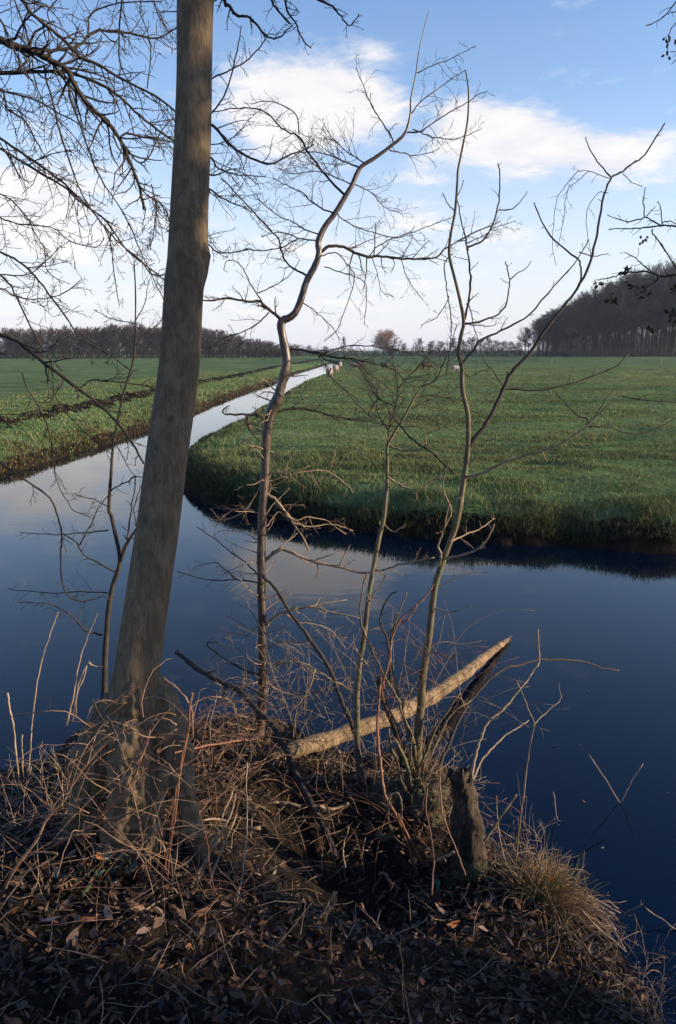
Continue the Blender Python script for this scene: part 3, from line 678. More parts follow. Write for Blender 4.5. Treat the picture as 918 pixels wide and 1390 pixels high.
nv = len(me.vertices); co = np.empty(nv * 3, np.float32); me.vertices.foreach_get('co', co); no = np.empty(nv * 3, np.float32); me.vertices.foreach_get('normal', no)
co, no = co.reshape(-1, 3), no.reshape(-1, 3); zr_ = P(186, 930, Yb)[2]
k_ = np.clip((zr_ + .08 - co[:, 2]) / .16, 0, 1)
dsp = np.array([mnoise.noise(Vector((c[0] / .035, c[1] / .035, c[2] / .07))) * .020 + mnoise.noise(Vector((c[0] / .016, c[1] / .016, c[2] / .03))) * .014 + abs(mnoise.noise(Vector((c[0] / .07, c[1] / .07, c[2] / .25)))) * -.03 if k > 0 else 0. for c, k in zip(co, k_)])
me.vertices.foreach_set('co', (co + no * (dsp * k_)[:, None]).ravel()); me.name = 'trunk'; me.update()
link('trunk', me, M['trunk'], T.e)
knot_c = P(277, 352, float(np.interp(352, [-160, 900], [Yb + .45, Yb + .05])) - .02)
V, f = rough_tube(np.array([knot_c + [-.03, .03, .085], knot_c + [-.004, .01, .045], knot_c + [.002, 0, .01], knot_c + [-.004, .005, -.03], knot_c + [-.03, .02, -.09]]), np.array([.006, .022, .027, .02, .008]), 20, [(.03, .3)], 5, cap_top=True)
link('knot', mesh_np('knot', V, f), M['trunk'], T.e)
YT = Yb + .35
T.br([(300, -60), (305, 0), (311, 8), (320, 20), (330, 22), (338, 23), (349, 34), (360, 48), (371, 52), (382, 50), (388, 42), (398, 35)], 7, 1.6, YT, .1, M['branch'], 9, .12)
T.br([(350, -50), (369, 0), (379, 16), (395, 34)], 5, 2, YT, .2, M['branch'], 6, .12)
T.br([(380, -40), (390, 14), (401, 30), (410, 52), (422, 65)], 4, 1.6, YT, .2, M['branch'], 7, .10)
T.br([(410, -20), (431, 0), (450, 8), (463, 22), (474, 35), (488, 20)], 4, 1.4, YT, .3, M['branch'], 8, .10)
T.br([(264, 116), (289, 106), (313, 95), (333, 84), (352, 65), (361, 52)], 3, 1.4, None, .25, M['branch'], 9, .11)
T.br([(268, 168), (294, 147), (311, 114), (322, 68), (328, 35)], 3, 1.3, None, .1, M['branch'], 4, .1)
T.br([(262, 165), (289, 171), (311, 195), (333, 211), (365, 222), (390, 212), (414, 203), (427, 195)], 4.4, 1.8, None, .2, M['branch'], 9, .16)
T.br([(262, 205), (284, 212), (297, 229), (324, 237), (360, 240)], 3, 1.3, None, .2, M['branch'], 14, .16)
T.br([(262, 245), (284, 256), (303, 270), (333, 282), (343, 289)], 3, 1.4, None, .2, M['branch'], 14, .18)
T.br([(262, 230), (290, 238), (320, 230), (350, 250)], 2.6, 1.2, None, .3, M['branch'], 12, .16)
T.br([(258, 320), (281, 330), (295, 342), (320, 343), (340, 336)], 2.6, 1.2, None, .2, M['branch'], 10, .14)
T.br([(262, 190), (290, 196), (318, 186), (340, 160)], 2.4, 1.0, None, .3, M['branch'], 12, .16)
for q in [(280, -60, 240, -160), (262, -60, 200, -170), (290, -100, 380, -180)]:
    T.br([(268, -40), (q[0], q[1]), (q[2], q[3])], 14, 7, YT + .1, .3, M['branch'], 8, .6)
T.done()

# ------------------------------------------------------------------ the kinked sapling
b = near_hit(352, 1000)
K = Tree('kinked_sapling', 'reddish sapling with a sharp kink in its stem beside the big trunk', 'sapling', b, M['cherry'], M['twig'], 302)
Yk = b[1]
pts = [(350, 1030), (352, 1000), (356, 950), (356.5, 900), (356, 850), (355, 800), (355, 740), (357, 690), (360, 650), (361, 615), (363, 585), (368, 560), (377, 540), (383, 520), (389, 495), (388, 478), (384, 458), (381.5, 440), (386, 434), (393, 431), (401, 424), (409, 406), (414, 387), (421, 373), (428, 360), (433, 343), (432, 328), (441, 308), (455, 289), (468, 268), (478, 251), (489, 228), (508, 215), (527, 201), (549, 182), (557, 156), (558, 134), (565, 99), (569, 69), (576, 39), (582, 14)]
wp = [19, 16, 14, 13, 13, 12.5, 13.5, 13, 13, 14, 16.5, 17.5, 16.5, 14.5, 14, 14, 12.5, 13, 12, 11, 10.5, 10, 10, 9.8, 9.5, 9.5, 9, 8.5, 8, 7.8, 7, 6.5, 5.6, 5, 4.4, 3, 2.6, 2.2, 1.8, 1.5, 1.1]
s = spline(pts, 5); tt = np.linspace(0, len(pts) - 1, len(s)); wv = np.interp(tt, np.arange(len(pts)), wp); ylim = np.interp(s[:, 1], [0, 440, 1030], [Yk + .35, Yk + .1, Yk])
W = np.array([P(a, c, y) for (a, c), y in zip(s, ylim)]); R = np.array([mpp(q) for q in W]) * wv * .445
amp = np.interp(s[:, 1], [300, 480, 1000], [.08, .16, .14])
K.trunk((W, R), 14, rough=([(.05, amp), (.016, .16)], 8))
B = M['branch']; PL = M['branch_lit']
cr = dict(up=.10, wob=.2, ang=(25, 65), sub=5)
K.dens = 1.0
K.br([(553, 180), (573, 177), (592, 164), (609, 153), (633, 140), (650, 128), (663, 125)], 2.2, 1, None, .15, B, 11, .22, **cr)
K.br([(567, 99), (587, 89), (609, 81), (631, 70), (647, 62)], 1.7, .9, None, .2, B, 8, .16, **cr)
K.br([(557, 156), (576, 134), (598, 118), (620, 102), (632, 95)], 1.9, .9, None, .25, B, 11, .2, **cr)
K.br([(535, 194), (530, 183), (516, 162), (503, 140), (494, 118), (484, 92)], 2.2, 1, None, -.1, B, 9, .2, **cr)
K.br([(527, 201), (533, 205), (549, 208), (568, 211), (598, 202)], 1.8, .9, None, .15, B, 8, .2, **cr)
K.br([(560, 175), (576, 181), (592, 187), (614, 189), (631, 185), (655, 174)], 1.9, .9, None, .1, B, 9, .2, **cr)
K.br([(489, 228), (467, 219), (440, 208), (415, 206), (395, 214)], 2.4, 1, None, .2, B, 22, .34, **cr)
K.br([(497, 222), (470, 205), (450, 185), (440, 168)], 1.9, .9, None, .3, B, 16, .28, **cr)
K.br([(478, 251), (450, 238), (425, 232), (400, 236), (380, 230)], 2, .9, None, -.2, B, 20, .32, **cr)
K.br([(468, 268), (458, 290), (478, 305), (505, 315), (535, 322), (562, 319)], 1.9, .9, None, .25, B, 14, .22, **cr)
K.br([(480, 250), (505, 262), (520, 280), (545, 290)], 1.7, .8, None, .3, B, 16, .25, **cr)
K.br([(469, 266), (444, 240), (433, 226), (417, 204), (406, 185), (392, 180), (379, 171), (363, 154), (343, 147), (319, 147), (288, 152)], 3.4, 1.4, None, .35, B, 24, .22, **cr)
K.br([(406, 182), (403, 158), (384, 143), (357, 137), (341, 142)], 1.9, 1.1, Yk + .4, .1, B, 12, .16, **cr)
K.br([(455, 291), (428, 278), (412, 262), (390, 252), (371, 241)], 2.4, 1, None, .2, B, 12, .22, **cr)
K.br([(435, 319), (414, 312), (398, 301), (373, 290), (350, 270)], 2.1, 1, None, .2, B, 14, .24, **cr)
K.br([(433, 328), (406, 323), (392, 318), (376, 315), (356, 322)], 2.2, 1, None, .1, B, 8, .2, **cr)
K.br([(406, 323), (385, 334), (362, 340), (335, 339), (303, 343), (283, 326)], 1.9, 1, Yk + .2, .15, B, 14, .16, **cr)
K.br([(418, 375), (392, 360), (382, 341), (378, 324), (363, 308), (343, 286), (319, 260), (300, 243)], 2.8, 1.5, None, .15, B, 16, .2, **cr)
K.br([(384, 440), (380, 432), (365, 420), (354, 410), (333, 409), (311, 405), (281, 408), (262, 404)], 5.2, 1.8, None, -.15, B, 14, .16, **cr)
K.br([(356, 410), (343, 390), (330, 365), (319, 354), (308, 354), (304, 365)], 2, 1, Yk + .05, .1, B, 6, .14, **cr)
K.br([(365, 424), (349, 440), (327, 452), (305, 458), (284, 474)], 2.1, 1, Yk + .05, .1, B, 12, .18, **cr)
K.br([(350, 398), (371, 388), (392, 375), (408, 352)], 1.6, .8, Yk + .05, .1, B, 5, .14, **cr)
K.br([(436, 342), (447, 335), (466, 335), (482, 343), (501, 348), (520, 348), (538, 351), (571, 351), (592, 349), (609, 335), (640, 318), (680, 300)], 4.6, 1.3, None, .3, B, 30, .26, up=.25, wob=.2, ang=(25, 65))
K.br([(501, 348), (515, 333), (540, 322), (570, 312), (600, 300), (612, 297)], 1.7, .9, Yk + .25, .2, B, 12, .2, **cr)
hang = dict(up=-.2, wob=.16, ang=(20, 60))
K.br([(434, 348), (456, 343), (470, 357), (481, 373), (478, 392), (467, 425), (456, 450), (440, 464)], 1.6, 1, None, -.2, B, 10, .16, **hang)
K.br([(440, 362), (470, 372), (494, 382), (498, 403), (494, 441)], 1.5, .9, None, -.2, B, 9, .15, **hang)
K.br([(505, 350), (512, 368), (518, 395), (535, 402)], 1.2, .8, Yk + .2, -.1, B, 7, .13, **hang)
K.br([(545, 352), (552, 375), (565, 395), (575, 408)], 1.3, .8, Yk + .25, -.1, B, 10, .15, **hang)
K.br([(409, 410), (430, 424), (452, 445), (462, 462)], 1.5, .8, None, -.1, B, 9, .15, **hang)
K.br([(388, 481), (401, 474), (433, 480), (453, 485), (480, 487), (510, 494), (537, 503), (552, 520)], 3.8, 1.4, None, -.1, B, 16, .2, **cr)
K.br([(438, 480), (470, 470), (505, 470), (540, 476), (570, 482), (600, 500)], 2, .9, Yk, .1, B, 22, .24, **cr)
K.br([(480, 487), (500, 506), (520, 520), (540, 540)], 1.9, 1, Yk - .05, .1, B, 12, .2, **cr)
K.br([(450, 500), (447, 508), (469, 530), (485, 548), (502, 565), (516, 576)], 2, 1.2, Yk - .1, .1, B, 6, .18, **cr)
K.br([(370, 560), (380, 558), (403, 554), (436, 560), (466, 567), (490, 570), (515, 575), (540, 579), (575, 578)], 3.6, 1.2, None, .1, B, 14, .2, **cr)
K.br([(366, 570), (360, 568), (346, 563), (322, 563), (305, 562), (303, 557), (312, 550)], 5, 1.6, None, -.1, B, 4, .12)
K.br([(336, 564), (335, 570), (341, 586), (353, 600)], 4, 1.4, Yk, -.05, B, 4, .10)
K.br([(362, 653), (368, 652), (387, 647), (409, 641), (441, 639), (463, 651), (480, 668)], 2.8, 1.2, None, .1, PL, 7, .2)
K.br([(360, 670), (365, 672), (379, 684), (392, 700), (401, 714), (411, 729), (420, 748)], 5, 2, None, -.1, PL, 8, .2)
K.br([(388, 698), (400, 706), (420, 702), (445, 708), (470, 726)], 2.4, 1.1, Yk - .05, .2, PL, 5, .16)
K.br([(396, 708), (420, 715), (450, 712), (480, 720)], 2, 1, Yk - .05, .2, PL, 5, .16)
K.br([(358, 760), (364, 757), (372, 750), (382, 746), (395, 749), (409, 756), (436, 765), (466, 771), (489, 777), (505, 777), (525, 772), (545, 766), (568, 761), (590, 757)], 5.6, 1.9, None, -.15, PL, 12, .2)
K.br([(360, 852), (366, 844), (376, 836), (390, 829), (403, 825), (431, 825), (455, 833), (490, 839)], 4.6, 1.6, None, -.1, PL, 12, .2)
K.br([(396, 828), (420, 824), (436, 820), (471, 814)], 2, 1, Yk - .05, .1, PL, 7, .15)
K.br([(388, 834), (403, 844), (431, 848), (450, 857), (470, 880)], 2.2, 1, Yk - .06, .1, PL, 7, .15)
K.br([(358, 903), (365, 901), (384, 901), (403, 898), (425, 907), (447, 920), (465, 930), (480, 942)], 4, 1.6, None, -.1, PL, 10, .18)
K.br([(428, 908), (420, 935), (404, 960), (400, 985), (398, 1010)], 2.2, 1, Yk - .1, -.1, PL, 5, .12)
K.br([(352, 782), (348, 778), (333, 763), (314, 750), (294, 733), (267, 716)], 2.4, 1.1, None, .1, B, 6, .16)
K.br([(352, 792), (346, 790), (322, 787), (294, 788), (267, 783), (240, 776)], 2.4, 1, None, .2, B, 9, .18)
K.br([(322, 787), (300, 768), (285, 764), (262, 772)], 1.8, .9, Yk + .05, .1, B, 7, .16)
K.br([(352, 916), (346, 914), (333, 910), (308, 896), (290, 884), (281, 874), (295, 872), (310, 882)], 3, 1.4, None, .1, B, 6, .12)
K.br([(358, 655), (335, 690), (322, 700), (300, 705), (285, 690)], 2.2, 1.1, None, .2, PL, 8, .2)
K.br([(357, 700), (330, 690), (310, 696), (292, 715)], 2, 1, None, .2, PL, 8, .2)
K.br([(354, 735), (330, 722), (310, 720), (296, 722)], 2, 1, None, .2, PL, 5, .15)
K.br([(364, 880), (385, 870), (410, 872), (440, 862), (470, 866)], 2.6, 1.2, None, -.1, PL, 12, .2)
K.br([(364, 930), (390, 942), (420, 940), (450, 936), (480, 926)], 2.6, 1.2, None, -.1, PL, 12, .2)
K.br([(350, 850), (335, 862), (318, 858), (300, 868)], 2.2, 1, None, .1, PL, 9, .2)
K.br([(352, 940), (335, 930), (315, 935), (290, 925)], 2.4, 1, None, -.1, PL, 9, .2)
# weak low twigs all round the stem
low = (K.main[0][5:70], K.main[1][5:70]); K.low += sprout(low, 46, .30, K.rng, 2, (50, 95), 0, 1, .16, .0009, .0, .2, 6, 3, .8, .1)
K.done(M['twig'])

# ------------------------------------------------------------------ slim middle sapling
b = near_hit(491, 1062); 
S = Tree('slim_sapling', 'slim pale sapling between the kinked one and the forked one', 'sapling', b, M['coppice'], M['twig'], 303)
Ys = b[1]
pts = [(494, 1085), (491, 1058), (487, 1030), (485, 1010), (485, 968), (485, 940), (488, 905), (492, 880), (496, 852), (500, 814), (505, 782), (511, 750), (516, 725), (521, 705), (525, 668), (526, 635), (526, 606), (532, 594), (540, 580), (551, 563), (562, 541), (572, 525)]
s = spline(pts, 4); W = np.array([P(a, c, np.interp(c, [520, 1085], [Ys + .35, Ys])) for a, c in s]); R = np.array([mpp(q) for q in W]) * .5 * np.interp(s[:, 1], [520, 600, 700, 900, 1020, 1085], [2.6, 4, 6, 7, 9, 12])
S.trunk((W, R), 9, rough=([(.04, .12)], 4))
S.br([(572, 525), (592, 516), (600, 497), (611, 473), (620, 440)], 2.2, 1, Ys + .35, .1, B, 9, .2, **cr)
S.br([(526, 606), (529, 580), (537, 552), (540, 527), (537, 503), (532, 484)], 2.6, 1, None, .05, B, 16, .24, **cr)
S.br([(537, 552), (515, 541), (500, 520), (490, 500), (470, 492)], 1.8, .9, Ys + .32, .1, B, 14, .22, **cr)
S.br([(540, 527), (560, 505), (575, 490), (590, 486)], 1.8, .9, Ys + .33, .15, B, 14, .22, **cr)
S.br([(528, 585), (513, 560), (512, 530), (500, 515)], 1.8, .9, Ys + .3, .2, B, 14, .22, **cr)
S.br([(562, 541), (580, 537), (605, 540), (625, 548)], 1.6, .8, Ys + .35, .1, B, 12, .18, **cr)
S.br([(551, 563), (570, 548), (590, 541), (612, 534)], 1.6, .8, Ys + .35, .2, B, 12, .18, **cr)
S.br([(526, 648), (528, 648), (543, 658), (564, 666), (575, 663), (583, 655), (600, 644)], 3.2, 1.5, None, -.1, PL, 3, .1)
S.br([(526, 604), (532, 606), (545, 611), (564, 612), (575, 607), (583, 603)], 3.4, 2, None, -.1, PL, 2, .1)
S.br([(579, 605), (578, 596), (578, 590), (586, 586), (600, 580)], 2.2, 1, Ys + .2, -.05, M['bramble'], 2, .1)
S.br([(522, 712), (535, 722), (550, 711)], 2.2, 1.3, None, -.1, PL, 2, .06)
S.br([(503, 815), (505, 812), (516, 795), (524, 782)], 2, 1.2, None, -.1, PL, 2, .06)
S.br([(493, 895), (503, 905), (512, 903)], 2.4, 1.4, None, -.1, PL, 0)
S.low += sprout((S.main[0][20:70], S.main[1][20:70]), 10, .2, S.rng, 2, (40, 80), 0, 1, .3, .0011, 0., .2)
S.done()

# ------------------------------------------------------------------ forked alder rising from a mossy stool
b = near_hit(566, 1075)
R_ = Tree('coppiced_alder', 'slender forked alder rising from a mossy root stool right of centre', 'tree', b, M['coppice'], M['twig'], 304)
Yr = b[1]
def ral(line, sides=10): return line
pts = [(564, 1085), (566, 1050), (567, 1020), (568, 995), (572, 954), (573, 930), (577, 900), (582, 869), (585, 840), (588, 815), (592, 790), (601, 763), (612, 733), (620, 710), (630, 650), (635, 610), (636, 585), (635, 560), (628, 530), (627, 497), (622.5, 479), (626, 455), (629.5, 436), (624, 405), (617, 376), (610, 346), (612, 319), (618, 286), (621, 245), (622, 230), (628, 200), (635, 162), (636, 123), (632, 95)]
s = spline(pts, 5); Yl = np.interp(s[:, 1], [95, 600, 1085], [Yr + .25, Yr + .12, Yr])
W = np.array([P(a, c, y) for (a, c), y in zip(s, Yl)]); R = np.array([mpp(q) for q in W]) * .5 * np.interp(s[:, 1], [95, 160, 300, 430, 480, 600, 700, 850, 950, 1050, 1085], [1.6, 2.6, 3.4, 4.6, 6, 7, 8, 9, 11, 14, 20])
R_.trunk((W, R), 12, rough=([(.05, .10), (.015, .05)], 9))
C = M['coppice']; br = R_.br
br([(631, 433), (636, 409), (639, 376), (635, 343), (631, 319), (625, 294), (621, 270)], 3.6, 1.6, None, .1, B, 5, .1)
br([(635, 340), (636, 335), (655, 327), (669, 305), (677, 273), (679, 240), (676, 222)], 2.8, 1.6, Yr + .2, .1, B, 3, .08)
br([(677, 285), (690, 285), (703, 278), (716, 260)], 1.9, 1, Yr + .27, .05, B, 0)
br([(631, 440), (652, 436), (674, 428), (686, 416), (690, 398), (692, 380), (689, 366), (686, 355)], 3, 1.5, None, .1, B, 3, .08)
br([(692, 380), (705, 370), (715, 363), (721, 354)], 1.8, 1, Yr + .25, .05, B, 0)
br([(633, 412), (639, 420), (644, 447), (650, 463)], 1.7, 1.1, Yr + .15, .05, B, 3, .1)
br([(637, 441), (655, 442), (671, 441), (674, 436)], 1.6, .9, Yr + .15, .05, B, 1, .08)
R4 = [(636, 607), (638, 603), (657, 579), (668, 562), (682, 530), (695, 505), (708, 491), (720, 478), (736, 454), (746, 440), (770, 410), (788, 385), (804, 347), (812, 309), (820, 265), (831, 241), (842, 235), (859, 222), (875, 211), (891, 186), (903, 167)]
br(R4, 6.2, 1.9, None, .3, B, 6, .12)
br([(831, 241), (815, 224), (801, 203), (795, 186)], 2.2, 1.4, Yr + .36, .05, B, 0)
br([(789, 382), (788, 358), (782, 351), (752, 325), (736, 301), (725, 275)], 2.8, 1.7, Yr + .32, .1, B, 2, .06)
br([(625, 496), (628, 493), (646, 470), (651, 463), (674, 452), (690, 444), (720, 426), (752, 389), (785, 351), (799, 325)], 3.4, 1.4, None, .15, B, 5, .1)
br([(786, 342), (807, 348), (826, 344)], 1.6, 1, Yr + .33, 0, B, 1, .06)
br([(680, 533), (682, 528), (706, 529), (736, 529), (777, 520), (810, 509), (837, 496), (853, 481)], 3, 1.6, Yr + .2, .15, B, 5, .12)
br([(684, 528), (670, 505), (657, 489), (653, 475)], 1.8, 1, Yr + .2, .1, B, 2, .08)
br([(628, 500), (636, 512), (650, 505), (668, 498)], 1.6, .9, None, .1, B, 3, .1)
br([(632, 548), (645, 560), (660, 556)], 1.6, .9, None, .1, B, 2, .08)
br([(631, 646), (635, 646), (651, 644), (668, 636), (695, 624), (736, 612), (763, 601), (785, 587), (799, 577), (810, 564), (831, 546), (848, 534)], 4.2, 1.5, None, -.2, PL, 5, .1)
br([(799, 576), (796, 568), (785, 565), (769, 549), (752, 530)], 1.8, 1, Yr - .02, .05, B, 3, .08)
br([(804, 569), (820, 546), (833, 528)], 1.6, .9, Yr - .02, .05, B, 0)
br([(799, 579), (826, 580), (850, 587), (875, 588), (908, 573), (930, 560)], 1.9, 1, Yr - .02, .1, B, 4, .1)
br([(845, 538), (875, 543), (918, 546), (960, 548)], 1.9, 1, Yr - .05, .1, B, 5, .12)
br([(736, 613), (743, 626)], 2, 1.2, Yr, 0, PL, 0)
br([(604, 758), (607, 758), (625, 754), (647, 746), (661, 733), (671, 712)], 4, 2, None, -.12, PL, 2, .06)
br([(611, 735), (614, 734), (631, 726), (655, 716), (671, 703)], 3, 1.4, None, .2, PL, 5, .1)
br([(596, 772), (599, 754), (595, 741), (601, 722), (608, 706), (613, 694), (602, 661), (608, 633), (611, 621)], 3.4, 1.2, None, -.12, PL, 2, .08)
br([(602, 722), (611, 682), (625, 676)], 2, 1.4, Yr, -.1, PL, 0)
br([(590, 822), (592, 825), (609, 831), (625, 828), (639, 822)], 2, 1.2, None, -.1, PL, 1, .06)
br([(588, 800), (610, 790), (635, 780), (655, 776)], 1.8, .9, None, .2, B, 3, .1)
br([(586, 876), (600, 872), (628, 874), (655, 870)], 2.2, 1, None, .3, B, 4, .1)
br([(584, 885), (597, 887), (612, 894), (622, 886)], 2.2, 1.2, None, -.1, M['bramble_red'], 2, .08)
br([(614, 345), (609, 349), (603, 360), (606, 384), (610, 414), (613, 444), (610, 480), (606, 510)], 1.8, 1, None, -.05, B, 3, .1)
br([(607, 400), (609, 406), (592, 431), (572, 441)], 1.4, .9, Yr + .15, .1, B, 4, .1)
br([(618, 286), (609, 278), (602, 262)], 1.8, 1.1, None, .1, B, 1, .06)
br([(619, 270), (625, 258), (630, 244)], 1.6, 1, None, .1, B, 1, .06)
br([(634, 330), (652, 322), (672, 310), (700, 300)], 1.5, .8, Yr + .22, .2, B, 8, .14, **cr)
br([(826, 262), (812, 262), (797, 287), (797, 315), (802, 340)], 1.1, .7, Yr + .35, .1, B, 2, .1, up=-.3)
br([(829, 243), (815, 238), (800, 232), (785, 233), (768, 252), (756, 270), (752, 300), (750, 330), (755, 360)], 1.1, .7, Yr + .35, .2, B, 6, .1, up=-.3)
br([(800, 232), (785, 245), (770, 260), (765, 300), (758, 335)], 1.0, .7, Yr + .4, .2, B, 6, .1, up=-.3)
br([(846, 236), (858, 247), (872, 253)], 1.2, .8, Yr + .35, .05, B, 2, .06)
# shoots of the stool
def shoot(pts, w0, w1, dY=0., Y0=None, mat=None, twigs=2, Ln=.12, name='shoot'):
    y0 = near_hit(*pts[0])[1] if Y0 is None else Y0
    return R_.br(pts, w0, w1, y0, dY, mat or C, twigs, Ln, 1, 6, name)
shoot([(583, 1085), (591, 1052), (607, 1017), (621, 982), (645, 944), (668, 919), (691, 905), (701, 904), (733, 896), (788, 897), (818, 907), (840, 910)], 6, 2, .9, Yr - .1, M['branch'], 5, .14)
shoot([(569, 1074), (577, 1031), (588, 995), (608, 965), (625, 940)], 6, 2.6, .1, Yr - .06)
shoot([(573, 1065), (580, 1040), (599, 993), (615, 968), (640, 950)], 5, 2, .2, Yr - .02)
shoot([(566, 1070), (570, 1040), (584, 1010), (592, 975), (600, 950)], 4.6, 2, .1, Yr - .08)
shoot([(560, 1080), (558, 1060), (550, 1031), (541, 1012), (534, 1001)], 6, 4, .0, Yr - .08)
shoot([(566, 1055), (566, 1042), (561, 1006), (544, 963), (541, 950), (524, 921), (508, 888), (493, 855), (489, 828), (492, 800), (499, 776)], 4.6, 2.2, .1, Yr - .05, C, 3)
shoot([(563, 1050), (556, 1010), (548, 970), (542, 946), (535, 918), (530, 888), (533, 861), (541, 833), (553, 803)], 4, 1.8, .15, Yr - .02, C, 3)
shoot([(548, 1040), (540, 1001), (532, 976), (522, 955), (517, 935), (516, 919)], 10, 8, .0, Yr - .02, M['stump'], 2)
shoot([(530, 930), (528, 885), (524, 863), (516, 842), (522, 820), (530, 808), (538, 803)], 4.4, 1.8, .1, Yr + .02, M['branch'], 3)
shoot([(520, 935), (522, 918), (530, 891), (531, 861), (543, 842), (560, 826), (571, 817), (582, 803), (590, 793)], 3.4, 2.2, .1, Yr - .05, M['bramble_red'], 2)
shoot([(531, 870), (540, 848), (552, 842), (562, 830), (566, 822)], 2.6, 1.8, .05, Yr - .02, M['bramble_red'], 1)
shoot([(556, 1150), (540, 1110), (525, 1085), (518, 1052), (514, 1009), (512, 985), (514, 960), (516, 930)], 5, 3, .15, Yr - .30, M['bramble_red'], 2)
shoot([(560, 1090), (545, 1060), (540, 1035), (530, 1010), (528, 990)], 5, 3, .0, Yr - .1, C, 2)
shoot([(575, 1080), (590, 1060), (603, 1064), (608, 1052), (609, 1040)], 4.6, 3.4, -.05, Yr - .1, C, 1)
shoot([(610, 1112), (609, 1108), (614, 1090), (614, 1070), (616, 1055)], 4.6, 3, .05, Yr - .14, C, 0)
# stool: lumpy root mass
def lump(c, r, seed, amps, seg=34, rings=22):
    V, f = ellipsoid((0, 0, 0), (1, 1, 1), seg, rings); out = []
    for v in V:
        q = v * np.array(r) + np.array(c); k = 1.0
        for s_, am in amps: k += am * mnoise.noise(Vector((q[0] / s_ + seed, q[1] / s_, q[2] / s_)))
        out.append(v * np.array(r) * k + np.array(c))
    return np.array(out), f
sc0 = P(560, 1085, Yr - .02); m0 = mpp(sc0)
V, f = merge([lump(sc0, (m0 * 42, .14, m0 * 30), 3.3, [(.12, .40), (.04, .22), (.012, .14)], 64, 44), lump(P(577, 1105, Yr - .14), (m0 * 27, .10, m0 * 26), 4.1, [(.08, .4), (.03, .25), (.010, .14)], 56, 38), lump(P(532, 1085, Yr - .05), (m0 * 30, .12, m0 * 22), 5.7, [(.08, .4), (.03, .25), (.010, .14)], 56, 38)])
link('stool', mesh_np('stool', V, f), M['mossy'], R_.e)
R_.low += sprout((np.array([P(545, 1060, Yr - .05), P(575, 1050, Yr - .05), P(600, 1060, Yr - .1)]), np.array([.01, .01, .01])), 34, .34, R_.rng, 2, (30, 80), 0, 1, .3, .0013, .5, .15, 7, 3, .8, .1)
R_.done()

# ------------------------------------------------------------------ thin sapling behind the trunk, left
b = near_hit(141, 985)
Q = Tree('thin_sapling', 'thin dark sapling against the water just left of the big trunk', 'sapling', b, M['branch'], M['twig'], 305)
Yq = b[1]
pts = [(140, 1000), (141, 970), (142, 934), (143, 891), (147, 831), (153, 795), (163, 763), (157, 727), (151, 700), (148, 690), (151, 643), (154, 603), (161, 567), (169, 529), (182, 485), (184, 431), (184, 393), (182, 354)]
s = spline(pts, 4); W = np.array([P(a, c, Yq + .1) for a, c in s]); R = np.array([mpp(q) for q in W]) * .5 * np.interp(s[:, 1], [354, 480, 640, 760, 930, 1000], [1.6, 2.6, 4, 6, 8, 11])
Q.trunk((W, R), 9, rough=([(.04, .12)], 4))
br = Q.br
br([(163, 763), (174, 735), (185, 719), (196, 700)], 4.6, 3, None, -.02, B, 4, .12)
br([(172, 740), (174, 728), (180, 682), (185, 649), (178, 650), (176, 656)], 2.6, 1.4, None, .05, B, 4, .14)
br([(186, 716), (182, 690), (192, 660), (200, 640)], 2, 1, None, .05, B, 4, .14)
br([(155, 776), (136, 765), (114, 753), (103, 735), (87, 726), (82, 718)], 3, 1.4, None, -.1, B, 5, .14)
br([(147, 720), (109, 723), (76, 726), (26, 722)], 2, 1, None, .1, B, 7, .14)
br([(139, 862), (130, 860), (114, 855), (101, 839), (84, 827), (65, 820), (27, 817)], 3, 1.2, None, -.1, B, 9, .18)
br([(146, 805), (109, 803), (65, 805), (11, 799)], 2.2, 1, None, .1, B, 11, .18)
br([(148, 690), (150, 668), (165, 657), (174, 654), (180, 648), (195, 647)], 2.6, 1.4, None, -.05, B, 4, .12)
br([(122, 717), (133, 692), (150, 668)], 2, 1, Yq + .05, .05, B, 5, .12)
br([(108, 740), (120, 718), (130, 700)], 2, 1, Yq, .05, B, 3, .1)
br([(157, 600), (163, 612), (176, 637), (186, 648)], 1.8, 1, None, .1, B, 3, .1)
br([(148, 688), (128, 678), (104, 672)], 1.8, .9, None, .1, B, 4, .12)
br([(182, 440), (195, 415), (201, 390), (203, 380)], 1.6, .9, None, .1, B, 3, .12)
br([(183, 470), (200, 450), (215, 440), (225, 425)], 1.6, .9, None, .1, B, 12, .2, **cr)
br([(184, 440), (165, 436), (145, 430), (128, 420)], 1.4, .8, None, .1, B, 8, .16, **cr)
br([(143, 903), (135, 905), (126, 903), (120, 900), (112, 925), (105, 942), (103, 975)], 2, 1.2, None, -.1, M['reed'], 2, .06)
Q.done()

